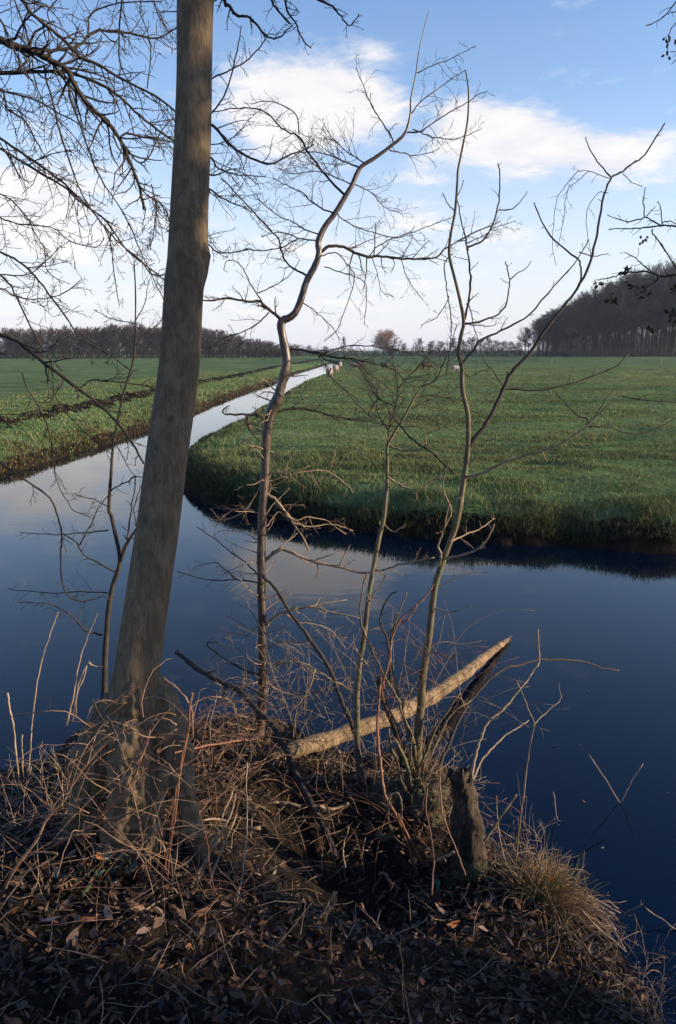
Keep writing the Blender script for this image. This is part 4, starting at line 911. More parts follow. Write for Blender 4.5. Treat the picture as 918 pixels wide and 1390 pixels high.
# ------------------------------------------------------------------ tree off the left edge, its boughs hang into view
tz = near_z(np.array([-4.3]), np.array([3.7]))[0]
O = Tree('overhanging_tree', 'bare tree whose dark boughs sweep in from the left edge of the sky', 'tree', (-4.3, 3.7, tz), M['branch'], M['twig'], 306)
tp = np.array([(-4.3, 3.7, tz - .2), (-4.25, 3.7, 1.2), (-4.15, 3.75, 2.6), (-4.2, 3.8, 4.2), (-4.1, 3.8, 6.0), (-4.15, 3.85, 8.0)]); tpl = (spline(tp, 6), np.interp(np.linspace(0, 1, 31), [0, .1, 1], [.24, .17, .04]))
O.trunk(tpl, 20, M['trunk'], rough=([(.2, .08), (.05, .08)], 6))
OT = dict(up=-.06, wob=.17, ang=(25, 70), kink=.3, sub=4)
def bough(pts, w0, w1, Y0, dY=0., twigs=10, Ln=.3, root=None, levels=2):
    l = O.br(pts, w0, w1, Y0, dY, M['branch'], twigs, Ln, levels, 7, 'bough', .0016, **OT)
    if root is not None:      # carry it back to the trunk out of the frame
        tb = np.array([np.interp(root, tpl[0][:, 2], tpl[0][:, i]) for i in range(3)])
        d = l[0][0] - l[0][2]; ln = np.linalg.norm(l[0][0] - tb); c = l[0][0] + norm(d) * ln * .4
        u_ = np.linspace(0, 1, 12)[:, None]; q = (1 - u_) ** 2 * tb + 2 * u_ * (1 - u_) * c + u_ ** 2 * l[0][0]
        lr = (q, np.linspace(l[1][0] * 1.7, l[1][0], 12)); link('bough', tube_mesh('bough', [lr], 8), M['branch'], O.e); O.fine += sprout(lr, 8, .5, O.rng, 2, (30, 70), .2, 1, .4, .0016, 0, .17)
    return l
bough([(-30, 44), (0, 54), (22, 63), (44, 69), (63, 79), (90, 94), (101, 114), (117, 139), (142, 163), (161, 185), (174, 215), (188, 250), (196, 285)], 11.5, 3.6, 4.4, .1, 26, .42, 3.5)
bough([(-20, -40), (10, -20), (30, 0), (44, 19), (71, 41), (93, 60), (109, 78), (131, 86), (155, 101), (191, 120), (212, 131), (236, 150), (255, 170)], 6, 2.6, 4.0, .2, 24, .38, 4.6)
bough([(-30, 98), (0, 99), (33, 98), (82, 97), (109, 103), (136, 114), (158, 128), (174, 142), (196, 163), (236, 191), (258, 205)], 6.4, 2.4, 4.7, .1, 24, .38, 3.4)
bough([(40, 72), (46, 69), (79, 68), (109, 61), (123, 46), (142, 41), (177, 45), (212, 52), (240, 38), (258, 25)], 5, 1.8, 4.42, .3, 18, .32)
bough([(120, 50), (121, 26), (130, 14), (155, 5), (180, 3), (220, 2)], 3, 1.4, 4.5, .1, 9, .25)
bough([(70, -30), (98, -20), (66, 12), (68, 36), (50, 52), (48, 66)], 2.2, 1.4, 4.3, .1, 9, .22)
bough([(166, -40), (166, 0), (162, 41), (163, 84), (174, 109), (185, 135)], 3.2, 1.6, 4.9, .1, 12, .3, 6.0)
bough([(163, 188), (166, 184), (174, 181), (202, 188), (237, 193), (262, 200)], 3.4, 1.5, 4.5, .2, 9, .25)
bough([(160, 185), (175, 205), (191, 221), (204, 210), (218, 180), (235, 160)], 2.8, 1.4, 4.5, .1, 12, .25)
bough([(-40, 160), (0, 188), (33, 210), (68, 234), (104, 265), (125, 286), (142, 308), (163, 330), (191, 354), (207, 373), (225, 373)], 4.2, 1.8, 4.1, .3, 22, .34, 2.9)
bough([(-40, 180), (0, 202), (54, 234), (90, 256), (114, 278), (144, 300), (174, 341), (202, 363), (230, 385)], 4.2, 1.6, 4.5, .3, 20, .34, 2.8)
bough([(-30, 115), (0, 123), (49, 136), (79, 153), (110, 170), (140, 200)], 3.4, 1.4, 3.9, .2, 18, .34, 3.6)
bough([(60, 90), (63, 106), (74, 147), (84, 188), (106, 250), (117, 273), (147, 319), (155, 371), (162, 414)], 2.8, 1.2, 4.45, .3, 16, .28)
bough([(96, 98), (95, 130), (112, 180), (136, 240), (163, 281), (182, 319), (193, 346), (207, 376), (223, 409)], 3, 1.2, 4.5, .3, 18, .3)
bough([(-40, 318), (0, 342), (25, 354), (49, 376), (68, 401), (90, 431), (109, 458), (131, 471), (158, 488), (174, 500)], 3.8, 1.5, 3.6, .3, 14, .3, 2.5)
bough([(-30, 345), (0, 373), (16, 390), (33, 425), (49, 458), (68, 488), (72, 510), (74, 534), (95, 567), (128, 598), (150, 615)], 2.8, 1.2, 3.7, .2, 12, .24, 2.4)
bough([(-40, 452), (0, 455), (16, 458), (35, 471), (57, 490), (68, 499), (109, 529), (142, 556), (169, 586), (185, 611), (196, 630)], 7, 2.8, 3.5, -.1, 10, .24, 1.9)
bough([(104, 532), (106, 529), (125, 517), (153, 518), (191, 522), (210, 528), (230, 538)], 2.6, 1.4, 3.45, .1, 6, .2)
bough([(-30, 380), (0, 391), (25, 403), (54, 406), (87, 398), (112, 378)], 2.4, 1.3, 4.0, .1, 8, .2, 2.7)
bough([(-30, 370), (0, 373), (35, 373), (60, 357), (82, 335)], 2.2, 1.2, 4.3, .1, 8, .2, 2.6)
bough([(-40, 285), (0, 296), (25, 304), (71, 309), (98, 329), (131, 335), (142, 322)], 2.4, 1.2, 4.6, .1, 16, .28, 2.8)
bough([(-30, 255), (8, 267), (35, 292), (49, 319), (60, 338), (65, 368), (86, 385)], 2.2, 1.1, 4.2, .2, 16, .28, 3.0)
bough([(-30, 10), (0, 26), (16, 63), (27, 82), (25, 93)], 4, 2.2, 4.1, .1, 10, .25, 3.9)
bough([(-20, -30), (15, -10), (40, 60), (48, 110), (66, 150), (96, 180), (132, 230)], 2.6, 1.2, 4.9, .2, 22, .34, 4.4)
bough([(-40, 120), (0, 120), (8, 140), (10, 148), (35, 165), (48, 190), (70, 225)], 4, 1.4, 4.0, .2, 16, .3, 3.3)
bough([(170, -40), (200, -20), (215, 20), (240, 60)], 2.6, 1.2, 4.8, .2, 14, .3)
bough([(200, 120), (205, 60), (190, 10), (205, -30)], 1.8, 1.2, 4.6, .1, 8, .2)
bough([(30, 506), (35, 521), (52, 551), (65, 581), (72, 616), (76, 649), (90, 679), (104, 695), (125, 698)], 2.2, 1.1, 3.6, .1, 10, .2)
bough([(-40, 610), (0, 628), (38, 654), (68, 676), (79, 703), (84, 726), (83, 746), (84, 784), (93, 809), (114, 816), (144, 808)], 3.4, 1.8, 3.4, .1, 5, .16, 1.6)
bough([(205, 250), (212, 275), (210, 310), (203, 340)], 2, 1, 4.6, .1, 18, .24)
bough([(190, 252), (200, 265), (222, 280), (232, 310)], 2.4, 1.2, 4.6, .1, 18, .22)
bough([(-20, 560), (0, 562), (30, 561), (62, 552), (80, 548)], 1.6, .9, 3.6, .1, 4, .16)
for k in range(5):
    tb = np.array([np.interp(4.6 + .6 * k, tpl[0][:, 2], tpl[0][:, i]) for i in range(3)]); a = 2.2 * k
    O.fine += sprout((np.array([tb, tb + [.1, .1, .6]]), np.array([.04, .035])), 4, 2.0, O.rng, 3, (50, 80), 0, 1, .6, .003, .1, .14, 8, 5)
O.done()

# ------------------------------------------------------------------ alder off the right edge
az0 = near_z(np.array([4.4]), np.array([1.9]))[0]
A = Tree('overhanging_alder', 'alder whose cone-hung twigs poke in from the right edge of the sky', 'tree', (4.4, 1.9, az0), M['branch'], M['twig'], 307)
tp = np.array([(4.4, 1.9, az0 - .2), (4.4, 1.9, 1.4), (4.3, 2.0, 3.0), (4.35, 2.1, 4.6), (4.3, 2.1, 6.4), (4.3, 2.2, 8.0)]); apl = (spline(tp, 6), np.interp(np.linspace(0, 1, 31), [0, .1, 1], [.2, .13, .03]))
A.trunk(apl, 18, M['trunk'], rough=([(.2, .08), (.05, .08)], 12))
def abough(pts, w0, w1, Y0, dY=0., twigs=5, Ln=.14, root=None):
    l = A.br(pts, w0, w1, Y0, dY, M['branch'], twigs, Ln, 1, 6, 'bough', .0013, kink=.5, wob=.2, ang=(30, 80))
    if root is not None:
        tb = np.array([np.interp(root, apl[0][:, 2], apl[0][:, i]) for i in range(3)]); u_ = np.linspace(0, 1, 12)[:, None]
        c = (tb + l[0][0]) / 2 + np.array([0, .2, .2]); q = (1 - u_) ** 2 * tb + 2 * u_ * (1 - u_) * c + u_ ** 2 * l[0][0]
        lr = (q, np.linspace(l[1][0] * 3.2, l[1][0], 12)); link('bough', tube_mesh('bough', [lr], 7), M['branch'], A.e); A.fine += sprout(lr, 10, .5, A.rng, 2, (30, 70), .1, .8, .4, .0016, 0, .17)
    return l
Ya = 3.6
abough([(950, 310), (918, 307), (897, 306), (875, 309), (848, 310), (826, 312)], 3.2, 1.2, Ya, .1, 6, .09, 3.2)
abough([(897, 306), (886, 300), (875, 295), (853, 301), (825, 292)], 2.4, 1.1, Ya, .05, 5, .08)
abough([(875, 294), (874, 275), (876, 254)], 1.8, 1.1, Ya, .02, 2, .05)
abough([(878, 293), (890, 280)], 1.4, 1, Ya, 0, 1, .05)
abough([(899, 305), (897, 282), (893, 273)], 1.8, 1, Ya, .03, 2, .06)
abough([(899, 303), (909, 300), (930, 312)], 1.8, 1.2, Ya, .03, 2, .06)
abough([(886, 312), (886, 317), (899, 333), (908, 348), (918, 362), (935, 380)], 2, 1.2, Ya, .05, 4, .1)
abough([(896, 330), (908, 348), (915, 360), (924, 375)], 1.8, 1.2, Ya + .05, .02, 3, .08)
abough([(960, 366), (918, 373), (905, 375), (894, 374), (882, 369), (864, 369), (848, 370), (840, 374), (825, 378), (810, 380)], 4, 1.2, Ya - .1, .1, 7, .1, 2.9)
abough([(884, 369), (870, 357), (861, 349), (848, 342)], 2.2, 1.1, Ya - .06, .04, 4, .09)
abough([(894, 375), (891, 381), (881, 388), (873, 395), (862, 402)], 2.2, 1.1, Ya - .08, .03, 5, .09)
abough([(940, -30), (918, 2), (905, 18), (896, 26), (887, 32), (878, 35)], 2.6, 1.1, Ya, .05, 4, .07, 4.6)
abough([(930, 20), (917, 17), (909, 17), (900, 23)], 1.8, 1, Ya, .02, 2, .05)
abough([(935, 12), (918, 30), (909, 44), (908, 54), (906, 70)], 1.8, 1, Ya - .05, .02, 2, .05)
abough([(935, 66), (918, 70), (909, 70)], 1.6, 1, Ya - .05, 0, 1, .05)
abough([(940, 70), (918, 82), (911, 88)], 1.5, 1, Ya - .05, 0, 0)
abough([(935, 425), (914, 428), (905, 440), (892, 447)], 1.6, 1, Ya - .1, 0, 3, .06)
cones = []
for (cx, cy, ln, an) in [(909, 53, 8, 85), (905, 56, 6, 60), (906, 62, 6, 100), (906, 72, 7, 80), (900, 76, 5, 150), (909, 79, 5, 50), (917, 57, 7, 90), (901, 53, 4, 130), (870, 322, 4, 90), (873, 328, 6, 100), (877, 326, 5, 60), (869, 331, 4, 120), (879, 322, 3.5, 40)]:
    c = P(cx, cy, Ya - .02); m_ = mpp(c); d = np.array([math.cos(rad(an)), .2, -math.sin(rad(an))]) * m_ * ln * .5
    V, f = tubes([(np.array([c - d, c - d * .6, c, c + d * .6, c + d]), m_ * np.array([.3, 1.4, 1.7, 1.3, .3]))], 7); link('cone', mesh_np('cone', V, f), M['fruit'], A.e)
lv, lf, lc = [], [], []
for (cx, cy, n_, sp_) in [(851, 365, 7, 5), (809, 386, 8, 6), (857, 388, 9, 6), (831, 407, 10, 7), (875, 398, 8, 6), (914, 390, 7, 5), (911, 428, 12, 8), (885, 449, 9, 6), (846, 371, 3, 3), (916, 440, 8, 6)]:
    for k in range(n_):
        c = P(cx + A.rng.normal(0, sp_ * .6), cy + A.rng.normal(0, sp_ * .5), Ya - .05 + A.rng.normal(0, .02)); s_ = A.rng.uniform(.010, .019)
        u1 = norm(A.rng.normal(0, 1, 3)); u2 = norm(np.cross(u1, A.rng.normal(0, 1, 3))); nn_ = np.cross(u1, u2)
        o_ = len(lv) ; lv += [c - u1 * s_, c + u2 * s_ * .6 + nn_ * s_ * .2, c + u1 * s_, c - u2 * s_ * .6 + nn_ * s_ * .2]; lf.append((o_, o_ + 1, o_ + 2, o_ + 3)); lc += [np.array([.03, .028, .016]) * A.rng.uniform(.6, 1.4)] * 4
me = mesh_np('withered_leaves', np.array(lv), [np.array(lf)], False); set_tint(me, np.array(lc)); o = link('withered_leaves', me, M['leaf'], A.e); o['kind'] = 'stuff'
for zc in (3.2, 3.7, 4.2, 4.8, 5.4, 6.0, 6.8):
    tb = np.array([np.interp(zc, apl[0][:, 2], apl[0][:, i]) for i in range(3)])
    A.fine += sprout((np.array([tb, tb + [.05, .05, .4]]), np.array([.03, .028])), 4, 1.5, A.rng, 3, (50, 80), 0, 1, .6, .003, .1, .14, 8, 5)
A.done()

# ------------------------------------------------------------------ log, stump, sticks
b = near_hit(372, 1030)
Lg = thing('fallen_log', 'pale sunlit log lying from the bank out over the dark water', 'log', b)
tipY = G(691, 869, .02)[1]
pts = [(352, 1048), (372, 1034), (396, 1019), (440, 1006), (481, 991), (522, 977), (561, 959), (588, 944), (611, 929), (630, 915), (646, 902), (668, 884), (690, 868)]
s = spline(pts, 8); u = along(s); zl_ = np.interp(s[:, 0], [352, 396, 500, 600, 690], [b[2] - .05, b[2] + .03, .27, .17, .02]); Yv = np.array([G(a, c, z_)[1] for (a, c), z_ in zip(s, zl_)])
W = np.array([P(a, c, y) for (a, c), y in zip(s, Yv)]); R = np.array([mpp(q) for q in W]) * .5 * np.interp(s[:, 0], [352, 375, 400, 500, 560, 612, 646, 670, 684, 691], [12, 20, 22.5, 21.5, 20, 18.5, 14, 10, 7, 4])
V, f = rough_tube(W, R, 22, [(.16, .20), (.05, .10), (.012, .05)], 15, cap_top=True); link('log', mesh_np('log', V, f), M['log'], Lg)
rng = np.random.default_rng(70); sl = []
for k in range(26):
    c = P(378 + rng.normal(0, 8), 1028 + rng.normal(0, 8), b[1] - .1); sl.append(grow(c, np.array([-.8, rng.normal(0, .4), -.5]) + rng.normal(0, .4, 3), rng.uniform(.04, .14), rng.uniform(.003, .008), rng, 5, .2))
link('splinters', tube_mesh('splinters', sl, 4), M['bramble'], Lg)
for k in range(9):
    d_ = norm(W[-1] - W[-6]); sl.append(grow(W[-1] - d_ * rng.uniform(.0, .25) + rng.normal(0, .012, 3), d_ + rng.normal(0, .12, 3), rng.uniform(.06, .2), rng.uniform(.004, .008), rng, 5, .06))
link('splinters', tube_mesh('splinters', sl[26:], 4), M['log'], Lg)
stb = [(545, 966, 552, 946, 560, 934),]
for (x0, y0, x1, y1, x2, y2) in stb:
    yy = float(np.interp(x0, s[:, 0], Yv)); l = trace([(x0, y0), (x1, y1), (x2, y2)], yy, yy - .1, 5, 2.5, 4, .3, rng); link('stub', tube_mesh('stub', [l], 6), M['log'], Lg)
# hollow stump
b = near_hit(630, 1195); St = thing('tree_stump', 'upright rotten stump with ragged top and mossy foot beside the water', 'stump', b)
pts = [(634, 1215), (632, 1195), (633, 1170), (634, 1150), (634, 1120), (632, 1090), (629, 1065), (626, 1050)]
s = spline(pts, 8); W = np.array([P(a, c, b[1] + .02) for a, c in s]); R = np.array([mpp(q) for q in W]) * .5 * np.interp(s[:, 1], [1050, 1080, 1120, 1160, 1190, 1215], [30, 34, 38, 44, 44, 60])
V, f = rough_tube(W, R, 40, [(.11, .42), (.035, .36), (.012, .18)], 21); 
n_ = len(W); top = V[(n_ - 1) * 40:(n_) * 40]; rng = np.random.default_rng(71)
for k in range(40): top[k] += np.array([0, 0, .06 * mnoise.noise(Vector((k * .55, 3, 1))) + .03 * math.cos((k - 8) / 40 * 6.28)]);
V[(n_ - 1) * 40:n_ * 40] = top
# hollow: an inner wall down from the rim
cen = W[-1]; inner = []
for lv_, fr in ((0, .72), (-.06, .62), (-.16, .5), (-.2, .02)):
    inner.append(cen + (top - cen) * np.array([fr, fr, 1 if lv_ == 0 else .3]) + np.array([0, 0, lv_]))
V = np.vstack([V] + inner); kk = np.arange(40)
for j in range(4):
    a0 = (n_ - 1 + j) * 40; f.append(np.stack([a0 + kk, a0 + (kk + 1) % 40, a0 + 40 + (kk + 1) % 40, a0 + 40 + kk], -1))
link('stump', mesh_np('stump', V, f), M['stump'], St)
V, f = merge([lump(P(636, 1178, b[1] - .02), (.075, .07, .075), 8.1, [(.08, .4), (.02, .28), (.008, .2)], 60, 40), lump(P(622, 1200, b[1] - .03), (.055, .055, .045), 8.9, [(.06, .5), (.02, .3), (.008, .2)], 50, 34)])
link('moss', mesh_np('moss', V, f), M['mossy'], St)
# small curled root and the torn root fragment in the hollow
def stick(name, label, cat, pts, w0, w1, Y0=None, Y1=None, mat='twig_lit', group=None, twigs=0, Ln=.1, sides=6, lift=0.0, kink=0., jit=.4):
    rng = np.random.default_rng(abs(int(pts[0][0] * 13 + pts[-1][1] * 7)) + 1)
    y0 = near_hit(*pts[0])[1] if Y0 is None else Y0
    y1 = (near_hit(*pts[-1])[1] if Y1 == 'hit' else y0 if Y1 is None else Y1)
    l = trace(pts, y0, y1, w0, w1, 5, jit, rng); b = l[0][0]
    t = thing(name, label, cat, b, group); link('stem', tube_mesh('stem', [l], sides), M[mat], t)
    if twigs:
        fx = sprout(l, twigs, Ln, rng, 1, rmin=.0009, kink=kink); o = link('twigs', tube_mesh('twigs', fx, 4), M[mat], t); o['kind'] = 'stuff'
    return t
GB = 'dead sticks lying on the bank'
YB = T.e.location.y - .34
stick('fallen_branch', 'long dark fallen branch slanting down from the water behind to the hollow', 'branch', [(240, 885), (267, 907), (303, 927), (325, 938), (344, 959), (369, 984), (383, 1006), (396, 1036), (412, 1072), (434, 1112), (448, 1142), (456, 1165)], 7, 10, Yk + .15, 3.25, 'branch', GB, 6, .16)
stick('leaning_stick', 'thin bare stick leaning from the kinked sapling down across the log', 'stick', [(357, 782), (376, 801), (392, 828), (412, 855), (431, 882), (447, 907), (463, 950), (478, 984), (486, 1017), (491, 1058)], 4, 7, Yk - .02, Ys - .05, 'twig', GB, 4, .12)
stick('dead_stick', 'dead stick hanging across the pasture between the two right saplings', 'stick', [(500, 565), (515, 541), (534, 565), (556, 593), (583, 612), (600, 627), (617, 643)], 1.4, 2.8, Ys + .2, Ys + .05, 'twig', GB, 3, .1)
stick('fallen_branch', 'pale stick lying level under the log on the twiggy debris', 'branch', [(414, 1085), (440, 1072), (465, 1066), (490, 1058), (520, 1045)], 5, 4, 3.7, 3.9, 'twig_lit', GB, 5, .08)
stick('fallen_branch', 'short pale curved stick below the left end of the log', 'branch', [(361, 1092), (377, 1089), (395, 1091), (408, 1095)], 5, 4, 3.45, 3.5, 'twig_lit', GB)
stick('fallen_branch', 'short pale curved stick right of the slanting dark branch', 'branch', [(433, 1093), (447, 1098), (461, 1096), (473, 1090)], 5, 3.4, 3.4, 3.45, 'twig_lit', GB)
stick('broken_stick', 'pale stub of stick pointing right beside the thin bramble stems', 'stick', [(317, 1136), (331, 1126), (353, 1124)], 3.4, 5.4, 3.0, 3.0, 'twig_lit', GB)
stick('broken_stick', 'short broken pale stick propped low against the mossy foot of the stump', 'stick', [(589, 1169), (603, 1163), (617, 1156)], 4, 3.4, 2.86, 2.84, 'twig_lit', GB)
stick('fallen_branch', 'crooked grey stick on the dark litter left of the stump', 'branch', [(513, 1186), (523, 1187), (530, 1198), (543, 1207), (561, 1216), (575, 1222)], 4.4, 3, None, 'hit', 'twig_lit', GB, 1, .05)
stick('fallen_branch', 'long pale stick lying along the bottom of the bank', 'branch', [(322, 1277), (350, 1280), (374, 1290), (398, 1300), (430, 1318)], 5, 4, None, 'hit', 'twig_lit', GB)
stick('fallen_branch', 'dark thick stick just above the long pale one at the bottom', 'branch', [(330, 1261), (363, 1273), (390, 1284), (412, 1292), (440, 1300)], 7, 5, None, 'hit', 'branch', GB, 2, .06)
stick('fallen_branch', 'thin pale stick crossing the thick dark one at the bottom', 'branch', [(351, 1265), (366, 1270), (382, 1275)], 4, 3, None, 'hit', 'twig_lit', GB)
stick('fallen_branch', 'pinkish arched stick at the edge of the dark hollow', 'branch', [(338, 1260), (343, 1248), (352, 1240), (372, 1230)], 4.6, 3, None, 'hit', 'bramble', GB)
stick('fallen_branch', 'short zigzag stick below the pinkish arched one', 'branch', [(352, 1266), (360, 1253), (374, 1241), (375, 1236)], 3.6, 2.6, None, 'hit', 'twig_lit', GB)
stick('bent_twig', 'twig bent into a square hook over the dark hollow', 'twig', [(347, 1105), (342, 1112), (340, 1140), (341, 1152), (347, 1161), (367, 1162)], 2.4, 2.6, 3.0, 3.0, 'bramble', GB)
stick('dead_stick', 'thin dead stick slanting up out of the hollow below the fallen branch', 'stick', [(469, 1178), (466, 1160), (467, 1145), (474, 1122)], 2.4, 2, 3.0, 3.1, 'twig_lit', GB)
stick('broken_stick', 'short upright broken stick in the dark hollow bottom', 'stick', [(502, 1251), (497, 1240), (490, 1226)], 4, 5, None, None, 'twig_lit', GB)
stick('fallen_branch', 'forked grey twig flat on the leaves below the big trunk', 'branch', [(141, 1210), (150, 1222), (157, 1240), (160, 1258), (172, 1275), (180, 1295)], 3.4, 2.4, None, 'hit', 'twig', GB, 3, .06)
Rt = thing('root_fragment', 'pale torn curved root standing in the dark hollow', 'root', near_hit(430, 1257)); 
yr_ = near_hit(430, 1257)[1]; rl = []
for (o1, o2, w_) in [(0, 0, 8), (5, -3, 6), (-6, 2, 5), (3, 4, 4), (-3, -4, 4)]:
    rl.append(trace([(429 + o1, 1262), (437 + o1, 1246), (446 + o2, 1234), (452 + o2, 1222), (456 + o1 * .4, 1213 + o2)], yr_ + o1 * .002, yr_ + .03, w_, w_ * .4, 5, .5, np.random.default_rng(60 + o1)))
link('root', tube_mesh('root', rl, 7), M['twig_lit'], Rt)
Cr = thing('root_loop', 'small curled mossy root loop in the shade under the stool', 'root', P(526, 1135, 3.1))
l = px_limb([(510, 1131), (519, 1137), (529, 1135), (532, 1126), (527, 1119)], [7, 9, 8, 7, 5], 3.12, 3.08, 5); V, f = rough_tube(l[0], l[1], 12, [(.03, .4)], 33, cap_top=True); link('root', mesh_np('root', V, f), M['mossy'], Cr)

# ------------------------------------------------------------------ brambles and dry stems, one by one
BG = 'dry bramble and grass stems round the big trunk'
def bram(label, pts, w0, w1, Y0=None, Y1=None, mat='bramble', tw=0): return stick('dry_stem', label, 'stem', pts, w0, w1, Y0, Y1, mat, BG, tw, .07)
bram('long straw-coloured stem arching up from the left corner over the trunk foot', [(2, 1222), (14, 1190), (30, 1165), (48, 1143), (65, 1110), (88, 1085), (101, 1061), (131, 1022), (169, 990), (207, 978), (226, 976), (240, 984)], 4.4, 2.6, None, YB)
bram('straight straw stem running beside the long arching one', [(0, 1212), (20, 1183), (44, 1148), (66, 1106), (90, 1067), (105, 1020)], 3.4, 2, None, YB + .1)
bram('reddish stem rising across the front of the trunk to the right', [(55, 1160), (74, 1148), (109, 1129), (142, 1102), (174, 1068), (190, 1035), (204, 990)], 4, 2, 2.55, YB, 'bramble_red')
bram('second reddish stem lying lower across the trunk foot', [(60, 1155), (90, 1138), (123, 1123), (150, 1112), (183, 1102)], 3.6, 2.2, 2.52, YB + .02, 'bramble_red')
bram('orange stem bent back on itself by the left edge', [(2, 1200), (20, 1192), (54, 1175), (70, 1166), (78, 1160), (70, 1157), (40, 1157)], 3, 2.4, 2.35, 2.4, 'bramble')
bram('pale twin-curved grass stem low in front of the trunk', [(186, 1240), (200, 1228), (222, 1214), (240, 1209), (258, 1208)], 3.6, 2.4, None, 'hit', 'reed')
bram('second pale grass stem hugging the twin-curved one', [(190, 1242), (205, 1230), (228, 1218), (246, 1213), (260, 1213)], 3, 2, None, 'hit', 'reed')
bram('lit stem arching rightward from the tangle below the trunk', [(234, 1190), (236, 1168), (243, 1148), (258, 1126), (276, 1114), (292, 1112), (306, 1114)], 2.6, 3.2, None, 2.9, 'twig_lit')
bram('hoop-shaped stem standing on the litter below the trunk', [(178, 1180), (188, 1160), (196, 1143), (204, 1137), (212, 1138), (220, 1145), (226, 1156)], 3, 2.6, None, None, 'twig_lit')
bram('tall thin stem leaning left over the hollow edge', [(262, 1210), (284, 1162), (301, 1110), (312, 1085), (318, 1068)], 4, 2.4, None, 2.8, 'twig_lit')
bram('stout pale stem parallel to the thin leaning ones', [(248, 1228), (258, 1208), (276, 1172), (295, 1140), (314, 1104), (320, 1078)], 5, 3, None, 2.8, 'twig_lit')
bram('rightmost of the three parallel leaning stems', [(259, 1256), (270, 1228), (283, 1200), (297, 1163), (312, 1128), (322, 1105)], 4.4, 2.6, None, 2.75, 'twig_lit')
bram('very thin upright straw right of the parallel stems', [(322, 1226), (330, 1180), (334, 1140), (336, 1100), (335, 1060), (336, 1035)], 2.4, 1.6, None, 2.9, 'reed')
bram('red upright bramble stem against the right root of the trunk', [(227, 1200), (231, 1150), (238, 1105), (243, 1060), (248, 1024), (256, 990), (258, 957), (262, 940)], 3.6, 2.4, None, YB + .1, 'bramble_red', 3)
bram('second red bramble stem just left of the upright one', [(222, 1195), (232, 1130), (240, 1070), (252, 1015), (258, 975)], 3, 2, None, YB + .12, 'bramble_red', 3)
bram('curved stem looping over the right root shoulder', [(262, 1000), (261, 968), (254, 950), (238, 932), (222, 920)], 2.4, 3, YB + .08, YB + .16, 'bramble')
bram('level red twig running right from the trunk to the kinked sapling', [(238, 1022), (262, 1016), (301, 1009), (330, 1004), (352, 1003)], 3, 2.4, YB + .1, Yk - .3, 'bramble_red', 4)
bram('pale level twig behind the red one', [(284, 976), (300, 973), (322, 972), (344, 974)], 2.6, 2, 3.7, 3.8, 'twig_lit', 3)
bram('arching pale twig above the debris right of the trunk', [(258, 962), (276, 948), (298, 946), (314, 953), (322, 970)], 2.6, 2, 3.6, 3.7, 'twig_lit', 3)
bram('thin stem crossing the trunk foot in a shallow sag', [(176, 985), (190, 997), (206, 1001), (224, 998), (240, 990)], 2.2, 2.2, YB - .02, YB, 'bramble')
bram('zigzag twig lying across the grass below the hooked one', [(292, 1203), (308, 1196), (325, 1189), (347, 1185), (360, 1191), (373, 1196)], 2.6, 2.2, None, 'hit', 'twig_lit')
bram('thin twig slanting down from the zigzag one', [(310, 1183), (325, 1189), (342, 1197), (364, 1214)], 2.6, 2, None, 'hit', 'twig_lit')
bram('thin brown stem dropping down the trunk foot', [(196, 1160), (192, 1130), (186, 1100), (178, 1070), (174, 1062)], 2.2, 2, 2.5, YB, 'bramble')
bram('upright thin brown stem left of the trunk foot', [(103, 1145), (101, 1110), (100, 1085), (93, 1050), (90, 1020)], 2.2, 1.8, None, None, 'bramble')
bram('grey-brown looping tendril on the shaded left root', [(126, 948), (133, 965), (142, 978), (155, 985), (168, 992)], 1.8, 1.8, YB + .02, YB, 'twig')
RG = 'dry reed stalks standing in the water edge'
def reed(label, pts, w0, w1, Y0=None): return stick('reed_stalk', label, 'reed', pts, w0, w1, Y0, None, 'reed', RG, 0)
reed('leftmost dry reed stalk at the left edge of the water', [(27, 1072), (23, 1030), (19, 990), (13, 960), (10, 940)], 2.4, 3.2)
reed('tall dry reed stalk curving up beside the leftmost one', [(38, 1060), (41, 1017), (45, 970), (51, 925), (60, 885), (70, 855), (79, 831)], 2.8, 1.4)
reed('short reed stalk between the two taller ones', [(33, 1068), (31, 1030), (30, 997)], 2.2, 1.8)
reed('dry reed stalk left of the thin sapling', [(90, 985), (96, 960), (101, 940), (109, 896), (120, 862), (133, 833)], 3, 1.2, 3.9)
reed('bent reed stalk close beside the thin sapling', [(99, 980), (103, 945), (110, 920), (119, 901), (124, 903)], 2.2, 1.6, 3.85)
reed('tiny reed stub at the far left bank', [(30, 1070), (36, 1062), (43, 1040)], 2, 1.6)
SGp = 'bare shoots at the water edge beside the stump'
def shoot2(label, pts, w0, w1, Y0=None, Y1=None, mat='coppice', tw=0): return stick('bare_shoot', label, 'shoot', pts, w0, w1, Y0, Y1, mat, SGp, tw, .08)
shoot2('sunlit crooked shoot rising right behind the stump with an upright tip', [(640, 1062), (641, 1050), (645, 1028), (652, 1005), (659, 987), (668, 974), (678, 968), (695, 949), (717, 922), (729, 905), (732, 897), (731, 875), (730, 854)], 5, 2, 3.05, 3.5, 'twig_lit')
shoot2('thin shoot slanting right from behind the stump over the water', [(642, 1060), (650, 1040), (661, 1023), (683, 1001), (700, 990), (718, 978)], 3.4, 1.6, 3.05, 3.5, 'twig_lit', 2)
shoot2('tall forked twig standing up out of the grass tussock', [(698, 1185), (701, 1159), (706, 1113), (711, 1080), (716, 1036), (722, 1000), (725, 982), (717, 962), (709, 941), (701, 924)], 3, 1.5, None, 3.2, 'twig_lit')
shoot2('side twig bending right from the tall forked twig', [(724, 985), (735, 973), (750, 960), (761, 949), (760, 938), (759, 927)], 1.8, 1, 3.0, 3.2, 'twig_lit')
